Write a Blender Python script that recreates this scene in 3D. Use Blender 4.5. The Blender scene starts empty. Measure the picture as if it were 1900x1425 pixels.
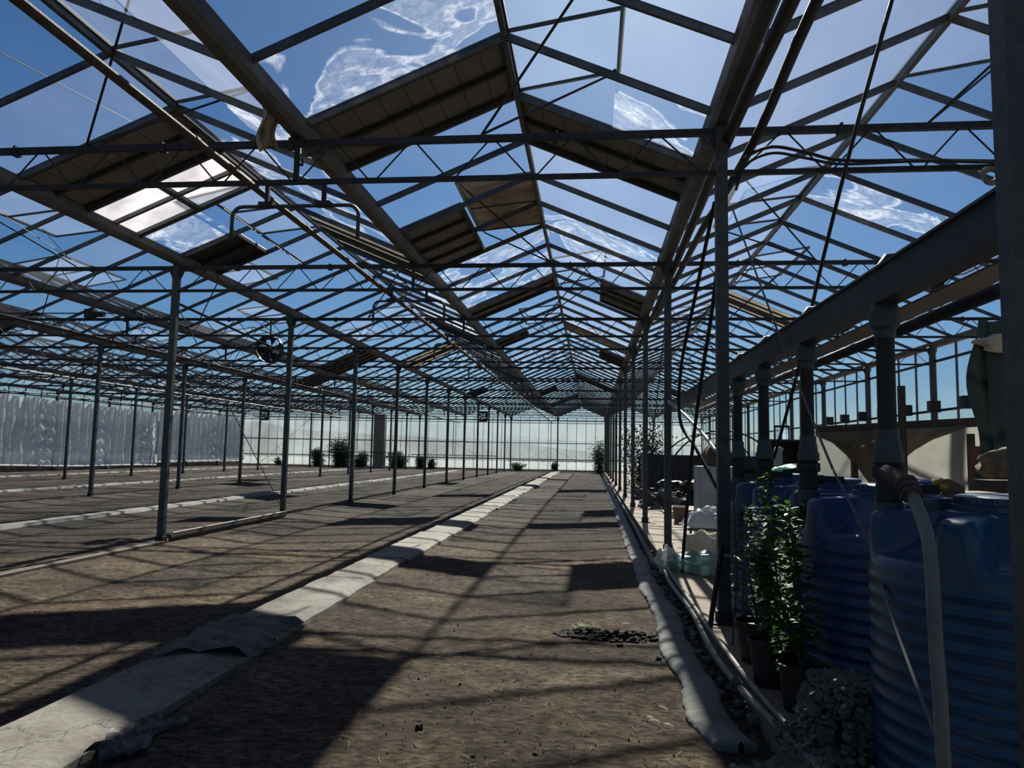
import bpy, math, random
import numpy as np
from mathutils import Vector, Matrix, noise
random.seed(7); rng = np.random.default_rng(7)
scn = bpy.context.scene
COL = scn.collection
PI = math.pi

# ------------------------------------------------------------------ camera
FPX, YAW, PIT, ROL, EYE = 1371.34, 0.1083, 0.0919, 0.0188, 1.4707
_cy, _sy = math.cos(YAW), math.sin(YAW)
CF = Vector((-_sy*math.cos(PIT), _cy*math.cos(PIT), math.sin(PIT)))
_R = Vector((_cy, _sy, 0)); _U = _R.cross(CF)
CR = _R*math.cos(ROL) + _U*math.sin(ROL)
CU = _U*math.cos(ROL) - _R*math.sin(ROL)
CC = Vector((0, 0, EYE))
cam = bpy.data.cameras.new('camera'); co = bpy.data.objects.new('camera', cam); COL.objects.link(co)
cam.sensor_width = 36; cam.lens = FPX/1900*36; cam.clip_start = .05; cam.clip_end = 2000
co.matrix_world = Matrix(((CR.x, CU.x, -CF.x, 0), (CR.y, CU.y, -CF.y, 0), (CR.z, CU.z, -CF.z, EYE), (0, 0, 0, 1)))
scn.camera = co

def at(px, py, ax, v):
    """point of the place seen at a photo pixel, lying on the plane x, y or z = v"""
    d = CF + CR*((px-950)/FPX) + CU*((712.5-py)/FPX)
    i = 'xyz'.index(ax)
    return CC + d*((v-CC[i])/d[i])

# ------------------------------------------------------------------ world, sun, exposure
SUN = Vector((.452, 6.62, 5.226)).normalized()
w = bpy.data.worlds.new('world'); scn.world = w; w.use_nodes = True
nt = w.node_tree; nt.nodes.clear()
sky = nt.nodes.new('ShaderNodeTexSky'); sky.sky_type = 'NISHITA'; sky.sun_disc = False
sky.sun_elevation = math.asin(SUN.z); sky.sun_rotation = math.atan2(SUN.x, SUN.y)
sky.altitude = 0; sky.air_density = 1.0; sky.dust_density = .6; sky.ozone_density = 3.5
hs = nt.nodes.new('ShaderNodeHueSaturation'); hs.inputs['Saturation'].default_value = 1.12
bg = nt.nodes.new('ShaderNodeBackground'); bg.inputs[1].default_value = .058
ow = nt.nodes.new('ShaderNodeOutputWorld')
tn = nt.nodes.new('ShaderNodeMix'); tn.data_type = 'RGBA'; tn.blend_type = 'MULTIPLY'; tn.inputs['Factor'].default_value = 1; tn.inputs['B'].default_value = (.67, .85, 1.02, 1)
nt.links.new(sky.outputs[0], tn.inputs['A']); nt.links.new(tn.outputs['Result'], hs.inputs['Color']); nt.links.new(hs.outputs[0], bg.inputs[0]); nt.links.new(bg.outputs[0], ow.inputs[0])
sl = bpy.data.lights.new('sun', 'SUN'); sl.energy = 12.5; sl.angle = math.radians(.8); sl.color = (1, .92, .80)
so = bpy.data.objects.new('sun', sl); COL.objects.link(so)
so.rotation_euler = SUN.to_track_quat('Z', 'Y').to_euler()
scn.view_settings.view_transform = 'Standard'; scn.view_settings.look = 'None'
scn.view_settings.exposure = 0.0; scn.view_settings.gamma = 1; scn.view_settings.use_curve_mapping = False
try:
    scn.cycles.transparent_max_bounces = 48; scn.cycles.max_bounces = 6
    scn.cycles.diffuse_bounces = 3; scn.cycles.transmission_bounces = 5
    scn.cycles.sample_clamp_indirect = 4
except Exception: pass

# ------------------------------------------------------------------ materials
ALB = .5       # overall darkness of the dusty surfaces
def dk(c): return tuple(v*ALB for v in c)
def nodes(name):
    m = bpy.data.materials.new(name); m.use_nodes = True
    n = m.node_tree; n.nodes.clear()
    out = n.nodes.new('ShaderNodeOutputMaterial')
    return m, n, out
def N(n, t, **kw):
    o = n.nodes.new(t)
    for k, v in kw.items():
        if k.startswith('i_'): o.inputs[k[2:].replace('_', ' ')].default_value = v
        else: setattr(o, k, v)
    return o
def noise_fac(n, scale, detail=4, rough=.6, vec=None, dist=0):
    if vec is None:
        vec = N(n, 'ShaderNodeNewGeometry').outputs['Position']
    t = N(n, 'ShaderNodeTexNoise'); t.inputs['Scale'].default_value = scale
    t.inputs['Detail'].default_value = detail; t.inputs['Roughness'].default_value = rough; t.inputs['Distortion'].default_value = dist
    n.links.new(vec, t.inputs['Vector'])
    return t.outputs['Fac']
def ramp(n, fac, stops):
    r = N(n, 'ShaderNodeValToRGB')
    while len(r.color_ramp.elements) < len(stops): r.color_ramp.elements.new(.5)
    for e, (p, c) in zip(r.color_ramp.elements, stops):
        e.position = p; e.color = (c, c, c, 1) if not hasattr(c, '__len__') else (*c, 1)
    n.links.new(fac, r.inputs[0]); return r.outputs[0]
def mat(name, c1, c2=None, scale=8, rough=.7, metal=0, bump=0, bscale=None, detail=4, stretch=None, spec=.4, lo=.35, hi=.65):
    m, n, out = nodes(name)
    b = N(n, 'ShaderNodeBsdfPrincipled'); b.inputs['Roughness'].default_value = rough; b.inputs['Metallic'].default_value = metal
    b.inputs['Specular IOR Level'].default_value = spec
    vec = None
    if stretch:
        mp = N(n, 'ShaderNodeMapping'); mp.inputs['Scale'].default_value = stretch
        n.links.new(N(n, 'ShaderNodeNewGeometry').outputs['Position'], mp.inputs[0]); vec = mp.outputs[0]
    c1 = dk(c1); c2 = dk(c2) if c2 else None
    if c2 is None: b.inputs['Base Color'].default_value = (*c1, 1)
    else:
        n.links.new(ramp(n, noise_fac(n, scale, detail, vec=vec), [(lo, c1), (hi, c2)]), b.inputs['Base Color'])
    if bump:
        bp = N(n, 'ShaderNodeBump'); bp.inputs['Strength'].default_value = bump; bp.inputs['Distance'].default_value = .02
        n.links.new(noise_fac(n, bscale or scale*3, 5, vec=vec), bp.inputs['Height']); n.links.new(bp.outputs[0], b.inputs['Normal'])
    n.links.new(b.outputs[0], out.inputs[0]); return m

def glass_mat(name, tint, dirt_stops, scale, stretch=(1, 1, 1), scatter=(.85, .9, 1), rough=.33, tl=.5, dist=0, detail=4):
    """thin dusty pane: clear transmission, a share of translucent dust and of forward-scattered light"""
    m, n, out = nodes(name)
    tr = N(n, 'ShaderNodeBsdfTransparent'); tr.inputs[0].default_value = (*tint, 1)
    td = N(n, 'ShaderNodeBsdfTranslucent'); td.inputs[0].default_value = (*scatter, 1)
    rf = N(n, 'ShaderNodeBsdfRefraction'); rf.inputs['IOR'].default_value = 1.0001; rf.inputs['Roughness'].default_value = rough
    rf.inputs[0].default_value = (*scatter, 1)
    mx = N(n, 'ShaderNodeMixShader'); mx.inputs[0].default_value = tl
    n.links.new(rf.outputs[0], mx.inputs[1]); n.links.new(td.outputs[0], mx.inputs[2])
    mp = N(n, 'ShaderNodeMapping'); mp.inputs['Scale'].default_value = stretch
    n.links.new(N(n, 'ShaderNodeNewGeometry').outputs['Position'], mp.inputs[0])
    f = ramp(n, noise_fac(n, scale, detail, .62, mp.outputs[0], dist), dirt_stops)
    m2 = N(n, 'ShaderNodeMixShader'); n.links.new(f, m2.inputs[0])
    n.links.new(tr.outputs[0], m2.inputs[1]); n.links.new(mx.outputs[0], m2.inputs[2])
    n.links.new(m2.outputs[0], out.inputs[0]); return m

def stain_mat():
    """pane with dried white limewash swirls"""
    m, n, out = nodes('limewash_stained_glass')
    tr = N(n, 'ShaderNodeBsdfTransparent'); tr.inputs[0].default_value = (.88, .93, .97, 1)
    td = N(n, 'ShaderNodeBsdfTranslucent'); td.inputs[0].default_value = (.9, .93, .95, 1)
    df = N(n, 'ShaderNodeBsdfDiffuse'); df.inputs[0].default_value = (.8, .8, .8, 1)
    rf = N(n, 'ShaderNodeBsdfRefraction'); rf.inputs['IOR'].default_value = 1.0001; rf.inputs['Roughness'].default_value = .4
    mx = N(n, 'ShaderNodeMixShader'); mx.inputs[0].default_value = .65
    n.links.new(rf.outputs[0], mx.inputs[1]); n.links.new(td.outputs[0], mx.inputs[2])
    a = noise_fac(n, .85, 3, .5, dist=1.6)
    b = noise_fac(n, 9, 6, .75, dist=.8)
    big = ramp(n, a, [(.46, 0.), (.50, .9), (.535, .25), (.60, .35), (.66, 1.)])
    fine = ramp(n, b, [(.35, .15), (.62, 1.)])
    mu = N(n, 'ShaderNodeMath', operation='MULTIPLY'); n.links.new(big, mu.inputs[0]); n.links.new(fine, mu.inputs[1])
    ad = N(n, 'ShaderNodeMath', operation='MULTIPLY_ADD'); n.links.new(mu.outputs[0], ad.inputs[0]); ad.inputs[1].default_value = .62; ad.inputs[2].default_value = .02
    m2 = N(n, 'ShaderNodeMixShader'); n.links.new(ad.outputs[0], m2.inputs[0])
    n.links.new(tr.outputs[0], m2.inputs[1]); n.links.new(mx.outputs[0], m2.inputs[2])
    n.links.new(m2.outputs[0], out.inputs[0]); return m

def cloth_mat(name, c1, c2, scale=6, tl=.4, tp=0., rough=.6, bump=.2, stretch=None):
    m, n, out = nodes(name)
    b = N(n, 'ShaderNodeBsdfPrincipled'); b.inputs['Roughness'].default_value = rough
    vec = None
    if stretch:
        mp = N(n, 'ShaderNodeMapping'); mp.inputs['Scale'].default_value = stretch
        n.links.new(N(n, 'ShaderNodeNewGeometry').outputs['Position'], mp.inputs[0]); vec = mp.outputs[0]
    c1, c2 = dk(c1), dk(c2)
    c = ramp(n, noise_fac(n, scale, 4, vec=vec), [(.35, c1), (.65, c2)])
    n.links.new(c, b.inputs['Base Color'])
    bp = N(n, 'ShaderNodeBump'); bp.inputs['Strength'].default_value = bump; bp.inputs['Distance'].default_value = .03
    n.links.new(noise_fac(n, scale*2, 3), bp.inputs['Height']); n.links.new(bp.outputs[0], b.inputs['Normal'])
    t = N(n, 'ShaderNodeBsdfTranslucent'); n.links.new(c, t.inputs[0])
    mx = N(n, 'ShaderNodeMixShader'); mx.inputs[0].default_value = tl
    n.links.new(b.outputs[0], mx.inputs[1]); n.links.new(t.outputs[0], mx.inputs[2]); last = mx
    if tp:
        tr = N(n, 'ShaderNodeBsdfTransparent'); m3 = N(n, 'ShaderNodeMixShader'); m3.inputs[0].default_value = tp
        n.links.new(last.outputs[0], m3.inputs[1]); n.links.new(tr.outputs[0], m3.inputs[2]); last = m3
    n.links.new(last.outputs[0], out.inputs[0]); return m

M = {}
M['steel'] = mat('galvanised_steel', (.07, .09, .095), (.125, .145, .145), 14, .55, .3, .15, 60)
M['steel_dark'] = mat('weathered_dark_steel', (.03, .038, .046), (.055, .063, .072), 10, .6, .3)
M['gutter'] = mat('weathered_gutter_metal', (.15, .145, .14), (.26, .25, .24), 3, .6, .3, .1, 40)
M['bar'] = mat('dull_aluminium', (.13, .14, .15), (.22, .23, .24), 5, .5, .5)
M['rust'] = mat('rusty_pipe', (.10, .07, .05), (.20, .15, .12), 9, .75, .2, .3, 60)
M['panel'] = mat('grey_opaque_panel', (.28, .27, .26), (.36, .34, .32), 2.5, .8, 0, .1)
M['panel_rib'] = mat('panel_rib_metal', (.05, .05, .05), None, rough=.6)
M['black_sheet'] = mat('black_sheet', (.03, .03, .035), (.05, .05, .05), 3, .6)
M['clear'] = glass_mat('clear_roof_glass', (.90, .96, .99), [(.3, .008), (.7, .03)], .8, (1, .5, 1))
M['haze'] = glass_mat('dusty_roof_glass', (.90, .95, .98), [(.3, .08), (.7, .16)], 1.1, (1, .4, 1), rough=.36, tl=.35)
M['milky'] = glass_mat('milky_roof_glass', (.88, .93, .97), [(.3, .15), (.7, .28)], 1.1, (1, .4, 1), rough=.42, tl=.4)
M['glare'] = glass_mat('sun_glare_dusty_glass', (.90, .95, .98), [(.3, .24), (.7, .40)], 1.3, (1, .3, 1), rough=.38, tl=.25)  # heavier dust here paints the glare around the sun into the glass
M['stain'] = stain_mat()
M['sheet_white'] = cloth_mat('white_translucent_sheet', (1.3, 1.3, 1.38), (1.75, 1.72, 1.78), 2, .85, 0, .5, .05)
M['sheet_brown'] = cloth_mat('brown_weathered_sheet', (.26, .22, .175), (.44, .39, .33), 2.2, .55, 0, .6, .05)
M['soil'] = None
M['concrete'] = mat('worn_concrete', (.30, .27, .23), (.47, .44, .39), 3.2, .9, 0, .35, 22)
def cracked():
    m, n, out = nodes('cracked_tan_concrete'); b = N(n, 'ShaderNodeBsdfPrincipled'); b.inputs['Roughness'].default_value = .9
    c = ramp(n, noise_fac(n, 1.6, 5, .65), [(.32, (.095, .078, .056)), (.5, (.140, .126, .104)), (.68, (.175, .164, .143))])
    v = N(n, 'ShaderNodeTexVoronoi', feature='DISTANCE_TO_EDGE'); v.inputs['Scale'].default_value = 1.5
    g_ = N(n, 'ShaderNodeNewGeometry'); d = N(n, 'ShaderNodeTexNoise'); d.inputs['Scale'].default_value = 5; d.inputs['Detail'].default_value = 6
    n.links.new(g_.outputs['Position'], d.inputs['Vector']); ad = N(n, 'ShaderNodeVectorMath', operation='MULTIPLY_ADD'); ad.inputs[1].default_value = (.5, .5, .5)
    n.links.new(d.outputs['Color'], ad.inputs[0]); n.links.new(g_.outputs['Position'], ad.inputs[2]); n.links.new(ad.outputs[0], v.inputs['Vector'])
    k = ramp(n, v.outputs['Distance'], [(.0, .25), (.014, 1.)])
    sp_ = ramp(n, noise_fac(n, 30, 6, .75), [(.35, .7), (.6, 1.1)])
    x = N(n, 'ShaderNodeMix', data_type='RGBA', blend_type='MULTIPLY'); x.inputs['Factor'].default_value = 1; n.links.new(c, x.inputs['A']); n.links.new(k, x.inputs['B'])
    y = N(n, 'ShaderNodeMix', data_type='RGBA', blend_type='MULTIPLY'); y.inputs['Factor'].default_value = 1; n.links.new(x.outputs['Result'], y.inputs['A']); n.links.new(sp_, y.inputs['B'])
    n.links.new(y.outputs['Result'], b.inputs['Base Color']); bp = N(n, 'ShaderNodeBump'); bp.inputs['Strength'].default_value = .5; bp.inputs['Distance'].default_value = .02
    n.links.new(noise_fac(n, 20, 7, .7), bp.inputs['Height']); n.links.new(bp.outputs[0], b.inputs['Normal']); n.links.new(b.outputs[0], out.inputs[0]); return m
M['concrete'] = cracked()
M['concrete_side'] = mat('old_side_path_concrete', (.17, .165, .15), (.29, .28, .26), 2, .9, 0, .3, 20)
M['plank_floor'] = mat('tan_floor', (.34, .26, .175), (.50, .40, .28), 2, .85, 0, .2, 20, stretch=(.5, 6, 1))
M['weed_mat'] = mat('grey_weed_mat', (.10, .10, .10), (.16, .155, .15), 5, .85, 0, .4, 18)
M['fabric'] = mat('pale_ground_fabric', (.15, .16, .155), (.30, .30, .28), 3, .85, 0, .35, 25)
M['tank'] = mat('blue_polyethylene', (.012, .075, .17), (.016, .095, .20), 3, .34, 0, .03, 90, spec=.5)
M['tank2'] = mat('deep_blue_polyethylene', (.005, .045, .17), (.008, .06, .21), 3, .34, 0, .03, 90, spec=.5)
M['black_pvc'] = mat('black_pvc', (.012, .014, .017), (.02, .022, .026), 12, .6)
M['grey_pvc'] = mat('grey_pvc', (.06, .085, .095), (.08, .105, .115), 12, .5)
M['hose'] = mat('grey_hose', (.22, .22, .20), (.32, .31, .28), 6, .5)
M['pipe_pale'] = mat('pale_lying_pipe', (.24, .21, .18), (.38, .34, .29), 7, .6)
M['cable'] = mat('black_rubber', (.012, .012, .014), None, rough=.6)
M['cord'] = mat('pale_cord', (.22, .22, .22), None, rough=.8)
M['pot'] = mat('black_plastic_pot', (.018, .017, .018), (.03, .028, .028), 6, .55)
M['leaf'] = cloth_mat('glossy_green_leaf', (.04, .13, .02), (.10, .24, .04), 14, .5, 0, .6, .05)
M['leaf_yellow'] = cloth_mat('yellow_green_leaf', (.34, .46, .05), (.55, .60, .10), 14, .5, 0, .5, .05)
M['leaf_grey'] = cloth_mat('silvery_leaf', (.16, .19, .14), (.27, .29, .22), 14, .25, 0, .7, .05)
M['bush'] = cloth_mat('dark_bush_leaf', (.05, .085, .05), (.12, .17, .085), 4, .4, 0, .8, .05)
M['bark'] = mat('stem_bark', (.09, .07, .045), (.16, .13, .09), 20, .8)
M['wood'] = mat('weathered_timber', (.09, .06, .045), (.17, .12, .09), 8, .8, 0, .3, stretch=(4, 4, .6))
M['wood_red'] = mat('reddish_board', (.24, .10, .06), (.32, .14, .09), 5, .8)
M['tarp'] = cloth_mat('brown_dirty_tarp', (.19, .15, .11), (.32, .26, .19), 3, .45)
M['screen_cloth'] = cloth_mat('pale_partition_cloth', (.38, .37, .33), (.5, .48, .43), 2.2, .55)
M['white_cloth'] = cloth_mat('white_plastic_sheet', (1.1, 1.1, 1.1), (1.4, 1.4, 1.4), 5, .3, 0, .4, .3)
M['cream_cloth'] = cloth_mat('cream_sack', (1.1, .98, .74), (1.4, 1.28, 1.0), 5, .25, 0, .7, .3)
M['green_plastic'] = cloth_mat('green_plastic', (.03, .30, .17), (.08, .42, .26), 4, .4, 0, .35)
M['bag_green'] = cloth_mat('pale_green_bag', (.36, .60, .56), (.62, .85, .82), 5, .45, .1, .3)
M['bag_clear'] = cloth_mat('clear_bag', (.9, .95, .95), (1.2, 1.25, 1.25), 6, .5, .15, .25)
M['dark_tarp'] = cloth_mat('dark_grey_tarp', (.05, .055, .06), (.085, .09, .095), 2, .05)
M['green_net'] = cloth_mat('dark_green_net', (.015, .035, .03), (.03, .055, .045), 8, .1)
M['burlap'] = cloth_mat('burlap', (.26, .20, .13), (.40, .32, .22), 12, .05, 0, .9)
M['film'] = None
M['card'] = mat('cardboard', (.22, .15, .09), (.30, .21, .13), 5, .85)
M['yellow'] = mat('orange_plastic', (.75, .36, .03), None, rough=.4)
M['blue_bag'] = mat('blue_printed_plastic', (.04, .08, .34), (.10, .14, .42), 20, .4)
M['white_panel'] = mat('white_enamel_panel', (.50, .52, .56), (.60, .62, .65), 3, .5)
M['dark_machine'] = mat('dark_painted_metal', (.012, .016, .024), (.03, .036, .045), 4, .5)
M['rubble'] = mat('rubble', (.09, .085, .08), (.33, .31, .28), 9, .85, 0, .4)
M['tan_column'] = mat('tan_boarding', (.38, .33, .25), (.45, .40, .31), 2, .8)
M['clod'] = mat('black_clod', (.012, .011, .010), (.04, .034, .028), 30, .9, 0, .5)
M['straw'] = mat('straw', (.30, .25, .18), (.5, .44, .34), 20, .9)
M['white_pvc'] = mat('white_pvc', (.55, .56, .55), (.68, .68, .66), 5, .4)

def soil():
    m, n, out = nodes('dry_soil')
    b = N(n, 'ShaderNodeBsdfPrincipled'); b.inputs['Roughness'].default_value = .95; b.inputs['Specular IOR Level'].default_value = .15
    big = ramp(n, noise_fac(n, .75, 4), [(.30, (.066, .046, .030)), (.5, (.120, .087, .057)), (.70, (.190, .142, .092))])
    mp = N(n, 'ShaderNodeMapping'); mp.inputs['Scale'].default_value = (.8, 1.5, 1)
    n.links.new(N(n, 'ShaderNodeNewGeometry').outputs['Position'], mp.inputs[0])
    fine = ramp(n, noise_fac(n, 17, 7, .62, mp.outputs[0]), [(.36, .16), (.47, .75), (.56, 1.1), (.70, 1.9)])
    mid = ramp(n, noise_fac(n, 4.2, 5, .6, mp.outputs[0], .5), [(.33, .45), (.50, .95), (.66, 1.3)])
    x = N(n, 'ShaderNodeMix', data_type='RGBA', blend_type='MULTIPLY'); x.inputs['Factor'].default_value = 1
    n.links.new(big, x.inputs['A']); n.links.new(fine, x.inputs['B'])
    y = N(n, 'ShaderNodeMix', data_type='RGBA', blend_type='MULTIPLY'); y.inputs['Factor'].default_value = 1
    n.links.new(x.outputs['Result'], y.inputs['A']); n.links.new(mid, y.inputs['B'])
    # pale specks of straw and grit
    v = N(n, 'ShaderNodeTexVoronoi'); v.inputs['Scale'].default_value = 15; v.inputs['Randomness'].default_value = 1
    n.links.new(mp.outputs[0], v.inputs['Vector'])
    sp = ramp(n, v.outputs['Distance'], [(.045, 1.), (.07, 0.)])
    z = N(n, 'ShaderNodeMix', data_type='RGBA'); z.inputs['B'].default_value = (.22, .20, .16, 1)
    n.links.new(sp, z.inputs['Factor']); n.links.new(y.outputs['Result'], z.inputs['A'])
    # shaded sides of clods painted in: darker, greyer far part and outer bays
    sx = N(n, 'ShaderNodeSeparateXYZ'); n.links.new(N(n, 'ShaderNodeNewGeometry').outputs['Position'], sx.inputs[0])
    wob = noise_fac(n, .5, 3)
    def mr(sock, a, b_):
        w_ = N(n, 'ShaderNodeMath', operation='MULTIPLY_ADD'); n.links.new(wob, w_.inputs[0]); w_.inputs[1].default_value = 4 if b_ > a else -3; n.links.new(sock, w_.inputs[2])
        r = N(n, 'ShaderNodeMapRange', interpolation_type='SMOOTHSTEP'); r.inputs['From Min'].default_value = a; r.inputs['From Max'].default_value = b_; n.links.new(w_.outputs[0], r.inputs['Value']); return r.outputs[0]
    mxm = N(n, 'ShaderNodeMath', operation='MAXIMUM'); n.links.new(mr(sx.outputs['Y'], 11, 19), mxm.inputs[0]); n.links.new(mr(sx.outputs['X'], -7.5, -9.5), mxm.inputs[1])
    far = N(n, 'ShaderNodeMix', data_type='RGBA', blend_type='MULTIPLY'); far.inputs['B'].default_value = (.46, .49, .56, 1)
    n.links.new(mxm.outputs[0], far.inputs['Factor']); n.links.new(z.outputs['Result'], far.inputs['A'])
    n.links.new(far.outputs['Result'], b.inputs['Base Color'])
    bp = N(n, 'ShaderNodeBump'); bp.inputs['Strength'].default_value = 1.; bp.inputs['Distance'].default_value = .06
    n.links.new(noise_fac(n, 22, 9, .8), bp.inputs['Height']); n.links.new(bp.outputs[0], b.inputs['Normal'])
    n.links.new(b.outputs[0], out.inputs[0]); return m
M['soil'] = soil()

def film(name, c1, c2, tp, stretch, scale=1.2, tl=.75):
    m, n, out = nodes(name)
    mp = N(n, 'ShaderNodeMapping'); mp.inputs['Scale'].default_value = stretch
    n.links.new(N(n, 'ShaderNodeNewGeometry').outputs['Position'], mp.inputs[0])
    f = noise_fac(n, scale, 5, .6, mp.outputs[0], .4)
    c = ramp(n, f, [(.3, c1), (.7, c2)])
    t = N(n, 'ShaderNodeBsdfTranslucent'); d = N(n, 'ShaderNodeBsdfPrincipled'); d.inputs['Roughness'].default_value = .3
    n.links.new(c, t.inputs[0]); n.links.new(c, d.inputs['Base Color'])
    mx = N(n, 'ShaderNodeMixShader'); mx.inputs[0].default_value = tl
    n.links.new(d.outputs[0], mx.inputs[1]); n.links.new(t.outputs[0], mx.inputs[2])
    tr = N(n, 'ShaderNodeBsdfTransparent'); m2 = N(n, 'ShaderNodeMixShader')
    n.links.new(ramp(n, f, [(.3, tp), (.7, tp*.6)]), m2.inputs[0])
    n.links.new(mx.outputs[0], m2.inputs[1]); n.links.new(tr.outputs[0], m2.inputs[2])
    n.links.new(m2.outputs[0], out.inputs[0]); return m
M['film'] = film('milky_plastic_film', (.21, .24, .255), (.31, .345, .355), .45, (1, 1, .6), .35)
M['film_left'] = film('grey_plastic_film', (.42, .48, .52), (.66, .72, .75), .08, (1, .5, .5), .5)
M['side_glass'] = glass_mat('side_wall_glass', (.84, .93, 1.0), [(.35, .10), (.65, .24)], 5, (1, .6, 3), rough=.5, tl=.7)

# ------------------------------------------------------------------ mesh building
class MB:
    def __init__(s): s.v = []; s.f = []; s.m = []
    def add(s, vs, fs, mi=0):
        o = len(s.v); s.v += [tuple(p) for p in vs]; s.f += [tuple(i+o for i in f) for f in fs]; s.m += [mi]*len(fs)
    def hexa(s, p, mi=0):   # 8 corners: bottom 0-3 ccw, top 4-7
        s.add(p, [(3, 2, 1, 0), (4, 5, 6, 7), (0, 1, 5, 4), (1, 2, 6, 5), (2, 3, 7, 6), (3, 0, 4, 7)], mi)
    def box(s, a, b, mi=0):
        (x0, y0, z0), (x1, y1, z1) = a, b
        s.hexa([(x0, y0, z0), (x1, y0, z0), (x1, y1, z0), (x0, y1, z0), (x0, y0, z1), (x1, y0, z1), (x1, y1, z1), (x0, y1, z1)], mi)
    def beam(s, p, q, wd, ht, up=(0, 0, 1), mi=0):
        p, q = Vector(p), Vector(q); d = (q-p).normalized(); u = Vector(up)
        r = d.cross(u)
        if r.length < 1e-4: r = d.cross(Vector((0, 1, 0)))
        r.normalize(); u = r.cross(d).normalized(); r *= wd/2; u *= ht/2
        s.hexa([p-r-u, p+r-u, q+r-u, q-r-u, p-r+u, p+r+u, q+r+u, q-r+u], mi)
    def tube(s, pts, r, n=8, mi=0, caps=True):
        pts = [Vector(p) for p in pts]; k = len(pts); rr = r if hasattr(r, '__len__') else [r]*k
        o = len(s.v); ref = None
        for i, p in enumerate(pts):
            d = (pts[min(i+1, k-1)] - pts[max(i-1, 0)]).normalized()
            if ref is None: ref = d.cross(Vector((0, 0, 1)) if abs(d.z) < .9 else Vector((1, 0, 0))).normalized()
            ref = (ref - d*ref.dot(d)).normalized(); b = d.cross(ref)
            for j in range(n):
                a = 2*PI*j/n; s.v.append(tuple(p + (ref*math.cos(a)+b*math.sin(a))*rr[i]))
        for i in range(k-1):
            for j in range(n):
                s.f.append((o+i*n+j, o+i*n+(j+1) % n, o+(i+1)*n+(j+1) % n, o+(i+1)*n+j)); s.m.append(mi)
        if caps:
            s.f.append(tuple(o+j for j in range(n))[::-1]); s.m.append(mi)
            s.f.append(tuple(o+(k-1)*n+j for j in range(n))); s.m.append(mi)
    def lathe(s, prof, c=(0, 0, 0), n=24, mi=0, axis='z', close=True):
        o = len(s.v); k = len(prof)
        for r, z in prof:
            for j in range(n):
                a = 2*PI*j/n; x, y = r*math.cos(a), r*math.sin(a)
                p = (x, y, z) if axis == 'z' else ((z, x, y) if axis == 'x' else (x, z, y))
                s.v.append((c[0]+p[0], c[1]+p[1], c[2]+p[2]))
        for i in range(k-1):
            for j in range(n):
                s.f.append((o+i*n+j, o+i*n+(j+1) % n, o+(i+1)*n+(j+1) % n, o+(i+1)*n+j)); s.m.append(mi)
        if close:
            s.f.append(tuple(o+j for j in range(n))[::-1]); s.m.append(mi)
            s.f.append(tuple(o+(k-1)*n+j for j in range(n))); s.m.append(mi)
    def grid(s, nu, nv, fn, mi=0, wrap=False):
        o = len(s.v)
        for i in range(nu+1):
            for j in range(nv+1): s.v.append(tuple(fn(i/nu, j/nv)))
        for i in range(nu):
            for j in range(nv):
                a = o+i*(nv+1)+j; s.f.append((a, a+nv+1, a+nv+2, a+1)); s.m.append(mi)
    def build(s, name, mats, parent=None, smooth=False, loc=None):
        me = bpy.data.meshes.new(name)
        me.from_pydata(s.v, [], s.f)
        for m in (mats if isinstance(mats, (list, tuple)) else [mats]): me.materials.append(m)
        if len(me.materials) > 1: me.polygons.foreach_set('material_index', s.m)
        if smooth: me.polygons.foreach_set('use_smooth', [True]*len(s.f))
        me.update()
        o = bpy.data.objects.new(name, me); COL.objects.link(o)
        if loc: o.location = loc
        if parent: o.parent = parent
        return o
def tag(o, label=None, cat=None, group=None, kind=None):
    if label: o['label'] = label
    if cat: o['category'] = cat
    if group: o['group'] = group
    if kind: o['kind'] = kind
    return o
def empty(name, loc=(0, 0, 0)):
    o = bpy.data.objects.new(name, None); COL.objects.link(o); o.location = loc; o.empty_display_size = .1; return o
def inst(src, parent=None, loc=None):
    o = src.copy(); COL.objects.link(o)
    o.parent = parent
    if loc is not None: o.location = loc
    return o
def smooth_path(pts, n=6):
    pts = [Vector(p) for p in pts]; out = []
    for i in range(len(pts)-1):
        p0 = pts[max(i-1, 0)]; p1 = pts[i]; p2 = pts[i+1]; p3 = pts[min(i+2, len(pts)-1)]
        for k in range(n):
            t = k/n
            out.append(.5*((2*p1)+(p2-p0)*t+(2*p0-5*p1+4*p2-p3)*t*t+(3*p1-p0-3*p2+p3)*t**3))
    out.append(pts[-1]); return out
ORD = ['nearest', 'second', 'third', 'fourth', 'fifth', 'sixth', 'seventh', 'eighth', 'ninth', 'tenth', 'eleventh', 'twelfth', 'thirteenth', 'fourteenth', 'fifteenth', 'sixteenth',
       'seventeenth', 'eighteenth', 'nineteenth', 'twentieth'] + ['twenty-'+w for w in ('first', 'second', 'third', 'fourth', 'fifth', 'sixth', 'seventh', 'eighth', 'ninth')] + ['thirtieth'] + ['thirty-'+w for w in ('first', 'second', 'third', 'fourth', 'fifth', 'sixth', 'seventh', 'eighth', 'ninth')]

# ------------------------------------------------------------------ layout of the glasshouse
XR, SPAN = 1.0917, 3.8153           # gutter over the near post row, width of one roof span
H2 = SPAN/2
GZ, RZ = 4.42, 5.226                # gutter and ridge height
Y0, TS, BAY = 10.845, 4.5, 1.125    # first far post, truss spacing, glazing bar spacing
YJ = lambda j: 6.329 + BAY*j
J0, J1 = -8, 48
YN, YF = YJ(J0), YJ(J1)
XL, XW = XR - 8*SPAN, XR + 2*SPAN   # outer walls

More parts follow.
